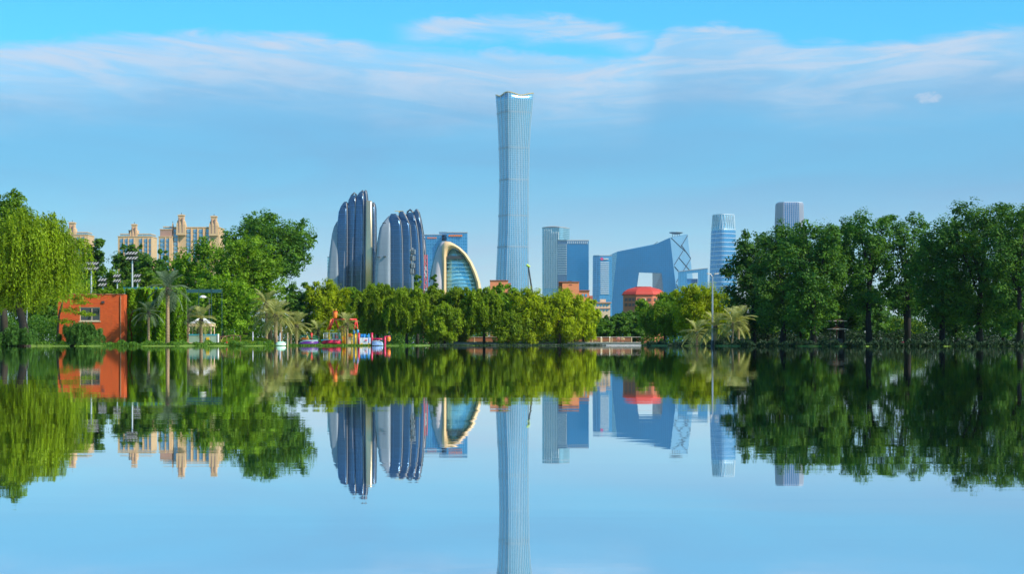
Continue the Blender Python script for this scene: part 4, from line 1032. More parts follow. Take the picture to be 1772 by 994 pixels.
def palm(px, cpy, D, label, length, n, seed, mat=L_PALM, r=.16, lean=0.0, base_px=None):
    rng = random.Random(seed); A = At(D, px); H = A.z(cpy) - GZ
    t = thing('palm_tree', label, 'palm tree', (A.loc[0], D, GZ - .03))
    bx = 0 if base_px is None else A.x(base_px)
    pts = [(bx + (0 - bx) * f + lean * f * (1 - f), 0, H * f) for f in (-.03, 0, .12, .3, .5, .7, .88, 1.0)]
    MB().tube(pts, [r * 1.25, r * 1.2, r * 1.0, r * .95, r * .92, r * .9, r * .95, r * 1.1], 12).build('trunk', PALMBARK, t, True)
    MB().loft([[(math.cos(a) * rr, math.sin(a) * rr, H + z) for a in [k * math.pi / 5 for k in range(10)]] for rr, z in ((r * 1.1, -.35), (r * 1.55, -.1), (r * 1.3, .15), (r * .5, .4))]).build('crown_boss', BARK, t, True)
    for i in range(n):
        az = i * 2.39996 + rng.uniform(-.25, .25); f = i / max(1, n - 1)
        kind = 0 if f < .25 else 1 if f < .55 else 2 if f < .8 else 3
        o = link('frond', FROND[mat.name][kind], None, t)
        pitch = [-.75, -.35, -.05, .25][kind] + rng.uniform(-.15, .15)
        o.location = (math.cos(az) * r * .5, math.sin(az) * r * .5, H + .15 * (1 - f))
        o.rotation_euler = (rng.uniform(-.15, .15), pitch, az); s = length * rng.uniform(.85, 1.12); o.scale = (s, s, s)
    return t
palm(290, 503, 176.5, 'tallest palm with blue-green fronds before the ivy wall', 2.15, 26, 1, L_PALMD, .19)
palm(257, 543, 175.5, 'shorter palm left of the tallest palm on the ivy wall', 1.5, 20, 2, L_PALMD, .13)
palm(324, 552, 181, 'palm with dark fronds at the left post of the white canopy', 1.7, 20, 3, L_PALMD, .15)
palm(348, 556, 181.5, 'palm with yellow-green fronds before the white canopy', 1.7, 20, 4, L_PALM, .17)
palm(461, 528, 200, 'tallest palm of the clump on the lawn', 1.9, 22, 5, L_PALM, .17)
palm(477, 549, 192, 'frontmost palm of the clump on the lawn', 2.1, 26, 6, L_PALM, .21)
palm(486, 552, 196, 'right palm of the clump on the lawn', 1.6, 18, 7, L_PALM, .16)
palm(468, 556, 197, 'left low palm of the clump on the lawn', 1.7, 16, 8, L_PALM, .15)
palm(503, 566, 200, 'left one of the twin palms beside the purple slide', 1.4, 18, 9, L_PALM, .12)
palm(513, 566, 197, 'right one of the twin palms beside the purple slide', 1.75, 24, 10, L_PALM, .16)
palm(551, 573, 205, 'small palm behind the purple slide', 1.5, 15, 11, L_PALM, .12)
palm(601, 562, 203, 'palm growing through the playground frame', 1.5, 18, 12, L_PALM, .12)
palm(1206, 578, 176, 'left low palm near the street lamp', 1.6, 22, 13, L_PALM, .12)
palm(1238, 568, 172, 'palm with broad fronds just right of the street lamp', 1.7, 24, 14, L_PALM, .16)
palm(1268, 562, 168, 'thin curved palm trunk in the right group', 1.5, 20, 15, L_PALM, .085, .25, 1266)
palm(1278, 559, 170, 'rightmost palm with a straight pale trunk', 1.75, 26, 16, L_PALM, .12)

# ------------------------------------------------------------------ the park on the left bank
def red_wall_mat():
    m, nt, b = principled('orange_red_brickwork')
    tc = nt.nodes.new('ShaderNodeTexCoord'); x, y, z = sep(nt, tc.outputs['Object'])
    br = nt.nodes.new('ShaderNodeTexBrick'); br.inputs['Scale'].default_value = 1.0
    br.inputs['Brick Width'].default_value = .24; br.inputs['Row Height'].default_value = .075; br.inputs['Mortar Size'].default_value = .006
    br.inputs['Color1'].default_value = (.60, .085, .009, 1); br.inputs['Color2'].default_value = (.48, .062, .007, 1); br.inputs['Mortar'].default_value = (.44, .11, .03, 1)
    nt.links.new(comb(nt, x + y, z, 0.0), br.inputs['Vector'])
    n = noise(nt, comb(nt, x * .5, y, z * 3.0), 1.2, 5, .6)
    c = mixc(nt, (n - .35).clamp() * .8, br.outputs[0], (.68, .15, .02))
    st = noise(nt, comb(nt, x * 2.2, y, z * .25), 1.0, 6, .65).step(.52, .75) * .45
    c = mixc(nt, st, c, (.30, .075, .025))
    nt.links.new(c, b.inputs['Base Color']); b.inputs['Roughness'].default_value = .85
    bp = nt.nodes.new('ShaderNodeBump'); bp.inputs['Distance'].default_value = .01; nt.links.new(br.outputs[1], bp.inputs['Height']); bp.invert = True
    nt.links.new(bp.outputs[0], b.inputs['Normal'])
    return m
REDWALL = red_wall_mat()
def brick_house():
    A = At(178, 165); t = thing('red_brick_building', 'flat-roofed orange-red brick building with one window, behind the shrubs', 'building', A.loc)
    z1 = A.z(510); x0, x1 = A.x(100), A.x(214.5); wx0, wx1, wz0, wz1 = A.x(138), A.x(173), A.z(556), A.z(532)
    w = MB()
    w.box(x0, wx0, 0, .3, 0, z1).box(wx1, x1, 0, .3, 0, z1).box(wx0, wx1, 0, .3, 0, wz0).box(wx0, wx1, 0, .3, wz1, z1)
    w.box(x0, x0 + .3, .3, 8, 0, z1).box(x1 - .3, x1, .3, 8, 0, z1).box(x0 + .3, x1 - .3, 7.7, 8, 0, z1)
    me = w.mesh('wall')
    bm = bmesh.new(); bm.from_mesh(me); bmesh.ops.remove_doubles(bm, verts=bm.verts, dist=.001); bm.to_mesh(me); bm.free()
    link('wall', me, REDWALL, t)
    MB().box(x0 + .3, x1 - .3, .3, 7.7, z1 - .25, z1 - .05).build('roof', CONC, t)
    MB().box(x0 - .04, x1 + .04, -.05, .36, z1, z1 + .07).build('coping', pmat('rust_coping', (.40, .17, .08), .7), t)
    MB().tube([(A.x(209), -.06, .1), (A.x(209), -.06, z1 - .1)], .045, 8).build('downpipe', pmat('rust_coping', (.40, .17, .08), .7), t)
    MB().box(A.x(176), A.x(181), -.10, .02, A.z(525), A.z(521.5)).build('wall_lamp', DGREY, t)
    fr = MB(); th = .07
    fr.box(wx0, wx1, .06, .18, wz0, wz0 + th).box(wx0, wx1, .06, .18, wz1 - th, wz1).box(wx0, wx0 + th, .06, .18, wz0 + th, wz1 - th).box(wx1 - th, wx1, .06, .18, wz0 + th, wz1 - th).box((wx0 + wx1) / 2 + .15, (wx0 + wx1) / 2 + .2, .06, .18, wz0 + th, wz1 - th)
    m = fr.mesh('window_frame'); wn = link('window', m, pmat('window_cream', (.62, .50, .34), .5), t)
    for a, b in ((wx0 + th, (wx0 + wx1) / 2 + .15), ((wx0 + wx1) / 2 + .2, wx1 - th)):
        MB().box(a, b, .10, .12, wz0 + th, wz1 - th).build('pane', pmat('dark_glass', (.02, .03, .03), .05, .0, spec=.9), wn)
    MB().box(wx0 - .08, wx1 + .08, -.06, .06, wz0 - .08, wz0).build('sill', MATS['window_cream'], wn)
    # recessed wing under ivy
    A2 = At(180, 268); t2 = thing('ivy_clad_wing', 'set-back brick wing almost hidden under ivy, behind two palms', 'building', A2.loc)
    MB().box(A2.x(217), A2.x(314), 0, 1.6, 0, A2.z(503)).build('wall', REDWALL, t2)
    MB().box(A2.x(217.1), A2.x(314.4), -.06, 1.66, A2.z(503), A2.z(503) + .1).build('coping', MATS['rust_coping'], t2)
    rng = np.random.default_rng(5); n = 19000
    px = rng.uniform(217, 322, n); col = np.clip(.5 + .35 * np.sin(px * .23 + .6 * np.sin(px * .07)) + .35 * np.sin(px * .071 + 2), .1, 1); top = 500 + rng.normal(0, 2, n)
    fr_ = rng.uniform(0, 1, n) ** .85
    py = top + (597 - top) * fr_
    bare = (np.abs(px - 226.5 - np.sin(py * .12) * 2) < 2.2) & (py > 535); keep = ~bare
    py = py + np.sin(px * 1.7) * 4 * fr_; d = A2.D - .12 - 1.1 * col * rng.uniform(.2, 1, n) * (.45 + .55 * np.abs(np.sin(py * .06 + px * .19)))
    C = np.stack([(px - 886) / FPX * d, d, (597 - py) / FPX * d + CAMZ], 1)[keep]; n = len(C)
    ax = rng.normal(size=(n, 3)) * .5 + np.array([0, 0, -1.0]); N = rng.normal(size=(n, 3)) * .6 + np.array([.8, -.6, .7]); sz = rng.uniform(.16, .34, n)
    tone = np.clip(col[keep] * .6 + rng.uniform(-.1, .35, n), 0, 1)
    tag(link('ivy', leaf_mesh('ivy', C, N, sz, sz * .7, tone, rng, ax), L_IVY), 'curtain of hanging green ivy right of the orange-red wall', 'ivy', None, 'stuff')
    # roof planting on the brick building
    rng = np.random.default_rng(6)
    for px_, hw, top_, lab in ((180, 12, 499, 'small bush spilling over the top of the orange-red wall'), (207, 12, 501, 'small bush at the right corner of the orange-red roof')):
        B = At(178, px_); R = hw * B.s; bt = thing('roof_shrub', lab, 'shrub', (B.loc[0], 178.1, z1 + .05))
        lob = [(np.array([rng.uniform(-.6, .6) * R, rng.uniform(-.05, .3), rng.uniform(-.1, .35) * R]), R * .45) for _ in range(6)]
        me, _ = crown_broad(rng, R, R, -R * .6, .2, 900, lobes=lob)
        # leaves below the coping hang in front of the wall
        tag(link('foliage', me, L_BRIGHT, bt), kind='stuff')
        MB().tube([(0, .15, -.1), (.05, .15, .3 * R)], [.04, .02], 5).build('stem', BARK, bt)
    # leafy bough hanging over the wall from the willow side
    B = At(172, 118); bt = thing('overhanging_tree', 'slender tree with flat leafy boughs crossing the orange-red wall', 'tree', (B.loc[0], 172, GZ))
    rng = np.random.default_rng(8)
    MB().tube([(B.x(98), 0, -.2), (B.x(102), 0, 2.6), (B.x(112), 0, 4.6)], [.12, .09, .05], 7).build('trunk', BARK, bt, True)
    lob = [(np.array([B.x(x), rng.uniform(-.8, .8), B.z(y)]), r) for x, y, r in ((112, 497, .9), (130, 500, .8), (146, 508, .6), (158, 516, .42), (125, 518, .7), (140, 527, .5), (120, 540, .6), (140, 545, .45), (156, 548, .35), (110, 560, .6))]
    lob = [(c, r) for c, r in lob]
    Cs, Ns, Ts = [], [], []
    for c, r in lob:
        q = int(420 * r); e = rng.normal(size=(q, 3)) * np.array([r * .8, r * .7, r * .22]); Cs.append(c + e); Ns.append(rng.normal(size=(q, 3)) * .5 + np.array([0, -.3, 1])); Ts.append(rng.uniform(.2, 1, q))
    Cs, Ns, Ts = map(np.concatenate, (Cs, Ns, Ts)); sz = rng.uniform(.14, .3, len(Cs))
    tag(link('crown', leaf_mesh('crown', Cs, Ns, sz, sz * .5, Ts, rng), L_WILLOW, bt), kind='stuff')
brick_house()

def screen_fence():
    A = At(196, 340); t = thing('court_fence', 'teal mesh sports court fence behind the tallest palm', 'fence', A.loc)
    T = pmat('teal_mesh', (.01, .14, .20), .6)
    xs = [300, 322, 344, 366, 384]
    for x in xs: MB().tube([(A.x(x), 0, 0), (A.x(x), 0, A.z(499))], .035, 6).build('post', pmat('dark_teal_post', (.008, .05, .06), .7), t)
    for a, b in zip(xs, xs[1:]): MB().box(A.x(a) + .06, A.x(b) - .06, -.02, .02, A.z(507), A.z(501)).build('mesh_panel', pmat('teal_net', (.012, .075, .085), .8), t)
    A = At(200, 250); t = thing('court_fence', 'low teal fence strip above the ivy wall', 'fence', A.loc)
    for a, b in ((214, 236), (236, 258), (258, 280)): MB().box(A.x(a) + .04, A.x(b) - .04, -.02, .02, A.z(540), A.z(497.5)).build('mesh_panel', MATS['teal_mesh'], t)
    for x in (214, 236, 258, 280): MB().tube([(A.x(x), 0, 0), (A.x(x), 0, A.z(496))], .05, 6).build('post', T, t)
screen_fence()

LAMP = pmat('lamp_face', (.36, .36, .35), .3)
def floodlight(px, ytop, D, rows, cols, w, label, base=597):
    A = At(D, px); t = thing('floodlight_mast', label, 'floodlight', A.loc, group='sports court floodlight masts')
    MB().tube([(0, 0, 0), (0, 0, A.z(ytop + rows * 7))], [.13, .08], 8).build('pole', pmat('pale_pole', (.55, .58, .58), .4, .3), t)
    for r in range(rows):
        z = A.z(ytop + 3.5 + r * 8.5); W = w * A.s
        b = MB().box(-W, W, -.04, .04, z - .3, z - .22).build('crossarm', DGREY, t)
        for c in range(cols):
            x = -W + (c + .5) * 2 * W / cols; h = 2.7 * A.s; q = W / cols * .72
            hd = MB().loft([[(x - q + s * .12, -.28 + .10 * s, z + h * s), (x + q + s * .12, -.28 + .10 * s, z + h * s), (x + q + s * .12, .02 + .10 * s, z + h * s - .05), (x - q + s * .12, .02 + .10 * s, z + h * s - .05)] for s in (-1, 1)]).build('lamp_head', DGREY, t)
            MB().loft([[(x - q * .8 + s * .12, -.32 + .10 * s, z + h * .8 * s), (x + q * .8 + s * .12, -.32 + .10 * s, z + h * .8 * s), (x + q * .8 + s * .12, -.27 + .10 * s, z + h * .8 * s), (x - q * .8 + s * .12, -.27 + .10 * s, z + h * .8 * s)] for s in (-1, 1)]).build('lamp_glass', LAMP, hd)
    MB().tube([(0, 0, A.z(ytop + rows * 7 + 2)), (0, 0, A.z(ytop))], .06, 6).build('head_post', DGREY, t)
floodlight(158, 453, 205, 2, 6, 13, 'left floodlight mast with two wide dark lamp rows above the red wall')
floodlight(229, 435, 212, 2, 4, 10, 'tallest floodlight mast with eight bright lamps behind the ivy wall')
floodlight(178, 481, 235, 2, 3, 7, 'small floodlight with six white lamps above the roof bush')
floodlight(238, 474, 240, 2, 3, 6, 'small tilted floodlight right of the tallest floodlight mast')
floodlight(203, 474, 240, 2, 3, 6, 'small floodlight left of the tallest floodlight mast')

def canopy():
    A = At(188, 345); t = thing('white_canopy', 'open square pavilion with a white peaked roof and cream valance', 'pavilion', A.loc)
    x0, x1 = A.x(326), A.x(366); d = 2.2
    sq = lambda k, z, c=0.0: [((x0 + x1) / 2 + a * (x1 - x0) / 2 * k, d / 2 + b * d / 2 * k, z) for a, b in ((-1, -1), (1, -1), (1, 1), (-1, 1))]
    MB().loft([sq(1.04, A.z(560)), sq(.55, A.z(555)), sq(.18, A.z(550)), sq(.04, A.z(544))]).build('roof', WHITE, t)
    MB().loft([sq(1.05, A.z(565.4)), sq(1.05, A.z(560.2))]).build('valance', CREAM, t)
    for a in (x0 + .06, x1 - .06):
        for b in (.06, d - .06): MB().tube([(a, b, 0), (a, b, A.z(565.4))], .05, 8).build('post', CREAM, t)
    MB().box(x0, x1, .1, d - .1, A.z(594), A.z(592)).build('bench', BEIGE, t)
    A = At(186, 352); t = thing('glazed_tank', 'pale green glazed pool screen below the white canopy', 'screen', A.loc)
    PG = pmat('pale_green_glass', (.30, .44, .36), .12, .0, spec=.8)
    for a, b in ((327, 339), (339.3, 352), (352.3, 364), (364.3, 376)): MB().box(A.x(a), A.x(b), 0, .05, 0.1, A.z(580.4)).build('pane', PG, t)
    MB().box(A.x(326.6), A.x(376.4), -.05, .1, A.z(580.4), A.z(579)).build('top_rail', CYAN, t)
    MB().box(A.x(326.6), A.x(376.4), -.06, .1, A.z(595.6), A.z(593.6)).build('kick_rail', BEIGE, t)
    MB().box(A.x(357), A.x(362.4), -.1, -.02, A.z(592.4), A.z(584.4)).build('notice_board', YELLOW, t)
    MB().tube([(A.x(377.4), 0, 0), (A.x(377.4), 0, A.z(578.4))], .09, 8).build('end_post', WHITE, t)
    A = At(190, 397); t = thing('timber_rail', 'low bent timber rail at the edge of the lawn', 'railing', A.loc)
    MB().tube([(A.x(379), 0, A.z(584)), (A.x(388), 0, A.z(582.6)), (A.x(402), 0, A.z(581)), (A.x(417), 0, A.z(581.6))], .045, 6).build('rail', TIMBER, t)
    for x in (381, 392, 404, 416): MB().tube([(A.x(x), 0, .1), (A.x(x), 0, A.z(582))], .04, 6).build('post', TIMBER, t)
    MB().tube([(A.x(384), -.1, .15), (A.x(383.6), -.1, A.z(590)), (A.x(386), -.1, A.z(585)), (A.x(391), -.1, A.z(583))], .03, 6).build('hoop', pmat('yellow_hoop', (.6, .5, .15), .5), t)
    def slab(px, hw, ytop, D, name, label, cat, mat):
        B = At(D, px); o = thing(name, label, cat, B.loc); h = B.z(ytop); w = hw * B.s
        MB().loft([[(math.cos(a) * w * k, math.sin(a) * w * .5 * k, z) for a in [i * math.pi / 8 for i in range(16)]] for k, z in ((.96, 0.05), (1, h * .4), (.92, h * .75), (.6, h * .96), (.15, h))]).build('shell', mat, o, True)
        MB().loft([[(math.cos(a) * w * k, math.sin(a) * w * .5 * k, z) for a in [i * math.pi / 8 for i in range(16)]] for k, z in ((1.05, .12), (1.05, .2))]).build('rub_rail', WHITE, o)
    slab(486, 8.5, 591.6, 190, 'mint_float', 'rounded pale mint float by the palm clump', 'float', MINT)
    for px, lab in ((437.5, 'white post standing on the lawn edge'), (484.6, 'pale blue post in front of the mint float'), (498, 'thin cream post left of the twin palms')):
        B = At(191.5, px); o = thing('marker_post', lab, 'post', B.loc, group='posts along the left shore')
        h = B.z(575 if px < 440 else 577); MB().tube([(0, 0, 0), (0, 0, h)], .055 if px < 495 else .03, 8).build('shaft', {437.5: pmat('lilac_white', (.58, .58, .68), .5), 484.6: pmat('blue_white', (.40, .48, .62), .5), 498: CREAM}[px], o)
        MB().tube([(0, 0, h), (0, 0, h + .05)], [.07 if px < 495 else .04, .03], 8).build('cap', GREY, o)
    for px, c1, c2, lab in ((391, GREY, RED, 'small grey and red boat half behind the timber rail'), (456.5, WHITE, GREY, 'small white marker buoy left of the palm clump')):
        B = At(189, px); o = thing('small_boat' if px < 400 else 'marker_buoy', lab, 'boat' if px < 400 else 'buoy', B.loc)
        w = 4 * B.s
        MB().loft([[(math.cos(a) * w * k, math.sin(a) * w * .6 * k, z) for a in [i * math.pi / 7 for i in range(14)]] for k, z in ((.8, .02), (1, .15), (.9, .26), (.4, .33))]).build('hull', c1, o, True)
        MB().box(w * .1, w * .7, -.12, .12, .26, .42).build('seat', c2, o)
    def pole(px, ytop, D, label):
        B = At(D, px); o = thing('thin_pole', label, 'pole', B.loc)
        MB().tube([(0, 0, 0), (.12, 0, B.z(ytop))], .035, 6).build('shaft', pmat('pale_pole', (.55, .58, .58), .4), o)
        MB().tube([(0, 0, 0), (0, 0, B.z(574))], .06, 6).build('base', GREY, o)
    pole(45, 514, 153, 'thin pale pole in front of the weeping willow')
    B = At(192, 349); o = thing('garden_lamp', 'white dish-shaped lamp on a post beside the teal fence', 'street lamp', B.loc)
    MB().tube([(B.x(362), 0, 0), (B.x(362), 0, B.z(517)), (B.x(356), 0, B.z(514))], .05, 6).build('post', DGREY, o)
    MB().loft([[(B.x(351) + math.cos(a) * r, math.sin(a) * r, B.z(y)) for a in [i * math.pi / 6 for i in range(12)]] for r, y in ((.1, 516.5), (.38, 515.4), (.32, 513.4), (.1, 511.6))]).build('shade', WHITE, o, True)
canopy()
def lawn():
    A = At(194, 425); rows = []
    rng = random.Random(3)
    xs = [372 + i * 4.5 for i in range(24)]
    def hgt(x, k): return GZ + max(0, (597 - 585.5) * A.s * math.sin(math.pi * min(1, max(0, (x - 372) / 104))) ** .4) * k
    prof = [(-.6, -8, .0), (.0, -5, .10), (.35, -2, .55), (.7, 1, .85), (1.0, 5, 1.0), (1.0, 14, 1.0), (-.3, 18, .0)]
    v = []; f = []
    for kk, d, k in prof:
        for x in xs: v.append(((x - 886) / FPX * (A.D + d), A.D + d, (hgt(x, k) if kk > 0 else -.2) + rng.uniform(-.02, .02)))
    n = len(xs)
    for i in range(len(prof) - 1):
        for k in range(n - 1): f.append((i * n + k, i * n + k + 1, (i + 1) * n + k + 1, (i + 1) * n + k))
    tag(MB().add(v, f).build('lawn', GRASS, None, True), kind='structure')
    rng = np.random.default_rng(12); m = 7000; px = rng.uniform(376, 474, m); d = A.D + rng.uniform(-5, 8, m); k = np.interp(d - A.D, [-8, -5, -2, 1, 5, 14], [0, .1, .55, .85, 1, 1])
    h = GZ + (597 - 585.5) * A.s * np.sin(np.pi * np.clip((px - 372) / 104, 0, 1)) ** .4 * k
    C = np.stack([(px - 886) / FPX * d, d, h + .06], 1); ax = rng.normal(size=(m, 3)) * .4 + np.array([0, 0, 1.0]); sz = rng.uniform(.12, .26, m)
    tag(link('lawn_grass', leaf_mesh('lawn_grass', C, rng.normal(size=(m, 3)) + np.array([0, -.5, .3]), sz, sz * .25, rng.uniform(0, 1, m), rng, ax), leaf_mat('lawn_blade', (.09, .17, .006), (.22, .33, .012), .4)), 'bright green grass on the bank between the canopy and the palm clump', 'grass', None, 'stuff')
lawn()

# ------------------------------------------------------------------ water playground
def playground():
    A = At(204, 595); t = thing('water_playground', 'colourful climbing frame with slides and an orange tipping bucket', 'playground', A.loc)
    X, Z = A.x, A.z
    def pipe(name, mat, *pts, r=.07, y=0.0, n=8): return MB().tube([(X(a), y + (c[0] if c else 0), Z(b) if b < 597 else 0.0) for a, b, *c in pts], r, n).build(name, mat, t, True)
    def panel(name, mat, x0, x1, y0, y1, d=0.0, th=.06): return MB().box(X(x0), X(x1), d, d + th, Z(y1) if y1 < 597 else 0.0, Z(y0)).build(name, mat, t)
    # tipping bucket on its frame
    bk = MB().loft([[(X(579.8) + math.cos(a) * r * A.s, math.sin(a) * r * A.s, Z(y)) for a in [i * math.pi / 7 for i in range(14)]] for r, y in ((2.6, 552), (3.6, 549), (4.3, 544), (4.2, 540), (3.6, 539))]).build('tipping_bucket', ORANGE, t, True)
    MB().loft([[(X(579.8) + math.cos(a) * r * A.s, math.sin(a) * r * A.s, Z(y)) for a in [i * math.pi / 7 for i in range(14)]] for r, y in ((4.45, 540.4), (4.45, 539.2))]).build('bucket_rim', RED, bk)
    for x in (576.4, 581.5): pipe('water_pipe', YELLOW, (x, 539), (x, 534.6), r=.025)
    pipe('top_beam', RED, (574, 553.4), (617, 553.0), r=.085)
    pipe('frame_leg', RED, (577, 552), (570, 571), r=.1, y=-.4); pipe('frame_leg', RED, (577, 552), (570.5, 571), r=.08, y=.4)
    pipe('frame_leg', ORANGE, (574, 553), (566, 572), r=.10)
    pipe('frame_leg', RED, (580, 552), (586, 571), r=.07)
    for a, b in ((616, 612.6), (616.4, 619)): pipe('frame_leg', RED, (a, 552.6), (b, 571), r=.085)
    for x in (612.6, 619):
        pipe('leg_sleeve', BLUE, (x, 571), (x, 579.4), r=.11); pipe('column', WHITE, (x, 579.4), (x, 597), r=.10)
    pipe('hoop', RED, (586, 572), (587.4, 566), (590.6, 564.4), (593, 566), (594, 575), r=.07, y=.5)
    pipe('hoop', RED, (590, 572), (591.6, 566.4), (594.5, 565), (597, 566.6), (597.4, 576), r=.06, y=-.3)
    for x, m, y0, r in ((570, YELLOW, 570.5, .11), (592.4, YELLOW, 571, .10), (594.6, ORANGE, 575, .09), (597.4, YELLOW, 575, .08), (587, GREEN, 571.6, .10), (609, YELLOW, 579, .08), (615.4, YELLOW, 578, .09),
                        (621.2, CRIMSON, 576.4, .11), (643.8, CRIMSON, 576.4, .12), (666.4, CRIMSON, 583, .12), (630.6, BLUE, 578.6, .05), (638.2, BLUE, 578, .07)):
        pipe('post', m, (x, y0), (x, 597), r=r, y=-.15)
    pipe('spray_arm', MINT, (570, 572.6), (578, 572.6), r=.05)
    # railed platform
    for y in (577.2, 588.2): pipe('rail', WHITE, (560, y), (590, y), r=.045, y=-.2)
    for x in (560.5, 564.5, 567, 572, 577.5, 583, 585.6, 589.5): pipe('baluster', WHITE, (x, 577.2), (x, 588.2), r=.028, y=-.2)
    panel('deck', CYAN, 556, 592, 588.6, 590, -.3, 1.6)
    panel('wall_panel', pmat('pale_teal_panel', (.30, .50, .44), .5), 573, 583, 578.4, 587, .9)
    panel('red_panel', RED, 579, 584, 579.4, 586, .7)
    # slides
    def trough(name, mat, x0, x1, ytop, rim=None):
        prof = []
        for k in range(9):
            f = k / 8; a = math.pi * f; prof.append((-math.cos(a) * .62, math.sin(a)))
        rings = []
        for f, h in ((0, .45), (.12, .8), (.35, 1.0), (1.0, 1.0)):
            x = X(x0 + (x1 - x0) * f); zt = Z(ytop) * h
            rings.append([(x, y * (1 if f else .8) - .1, zt * max(.12, 1 - .45 * (1 - abs(y) / .62) ** 1) * (1 if abs(y) > .3 else .75)) for y, s in prof] + [(x, .45, .06), (x, -.65, .06)])
        o = MB().loft(rings).build(name, mat, t, True)
        if rim: MB().tube([(X(x0 + (x1 - x0) * f), -.74, Z(ytop) * h + .02) for f, h in ((0, .5), (.12, .82), (.35, 1.0), (1, 1.0))], .025, 6).build('slide_lip', rim, o, True)
    trough('purple_slide', PURPLE, 518.6, 551, 590.8, pmat('sky_lip', (.45, .68, .80), .4)); trough('red_slide', CRIMSON, 557, 590, 589.4, RED)
    MB().loft([[(X(x), -.72 + math.cos(a) * .3 * k, .25 + .38 * k * max(0, math.sin(a))) for a in [i * math.pi / 8 for i in range(9)]] for x, k in ((566, .6), (569, 1), (582, 1), (585, .7), (586, .2))]).build('slide_hood', pmat('bright_red_plastic', (.78, .03, .08), .25), t, True)
    trough('blue_slide', PALEBLUE, 663, 644.6, 591, WHITE)
    pipe('side_rail', GREEN, (517, 581.6), (544, 582.4), (553.5, 585.8), r=.055, y=.4); pipe('side_rail', GREEN, (519, 584.2), (540, 584.8), (553, 588.4), r=.04, y=-.5)
    pipe('lip_rail', pmat('sky_lip', (.45, .68, .80), .4), (524, 589.6), (551, 589.8), r=.04, y=-.55)
    pipe('cross_post', RED, (539.2, 576.4), (539.2, 590), r=.09); pipe('cross_arm', RED, (536.6, 579.6), (541.8, 579.6), r=.07)
    MB().loft([[(X(x) , -.3 + math.cos(a) * r, Z(y) + math.sin(a) * r) for a in [i * math.pi / 5 for i in range(10)]] for x, y, r in ((521.6, 587.2, .05), (523, 586.6, .17), (526, 586.4, .2), (529.4, 586.8, .18), (532.6, 585.6, .22), (534, 585.2, .08))]).build('lion_spout', ORANGE, t, True)
    # climbing house on the right
    panel('beige_panel', BEIGE, 602.4, 608.2, 584, 597, -.2); panel('orange_box', ORANGE, 603, 608.4, 577.6, 583, -.25, .4)
    panel('slat', BEIGE, 610, 611.2, 584, 597, -.1); panel('slat', pmat('warm_grey_panel', (.45, .40, .32), .6), 616.6, 618.2, 585, 597, -.1); panel('red_slat', pmat('rust_panel', (.5, .14, .06), .6), 598.2, 600.6, 583, 597, -.2)
    for x0, x1 in ((622.4, 627.8), (628.2, 633.4), (633.8, 642.6)): panel('white_panel', pmat('pale_panel', (.62, .66, .74), .45), x0, x1, 585, 597, -.2)
    for x in (626, 639):
        MB().loft([[(X(x) + math.cos(a) * .13, y, Z(596) + math.sin(a) * .10) for a in [i * math.pi / 5 for i in range(10)]] for y in (-.3, -.2)]).build('ornament', YELLOW, t)
    MB().loft([[(X(633.6) + math.cos(a) * .14, y, Z(589.4) + math.sin(a) * .07) for a in [i * math.pi / 5 for i in range(10)]] for y in (-.3, -.2)]).build('ornament', RED, t)
    for a, b in ((624, 629), (629.4, 633)): panel('blue_gable', BLUE, a, b, 578.6, 584.4, .0, .5)
    panel('blue_gable', CYAN, 634.6, 639.4, 580.4, 584.6, .1, .4)
    pipe('red_rail', CRIMSON, (644, 587.2), (666, 587.2), r=.09); pipe('top_arm', CRIMSON, (665, 582.8), (675.4, 582.4), r=.06)
    MB().loft([[(X(673) + math.cos(a) * r, math.sin(a) * r, Z(y)) for a in [i * math.pi / 6 for i in range(12)]] for r, y in ((.08, 591.4), (.16, 590), (.2, 586), (.17, 584), (.05, 583.2))]).build('water_cup', ORANGE, t, True)
    for x in (645.4, 651, 656, 661.4): pipe('chain_bar', CYAN, (x, 587.2), (x, 592), r=.03)
playground()

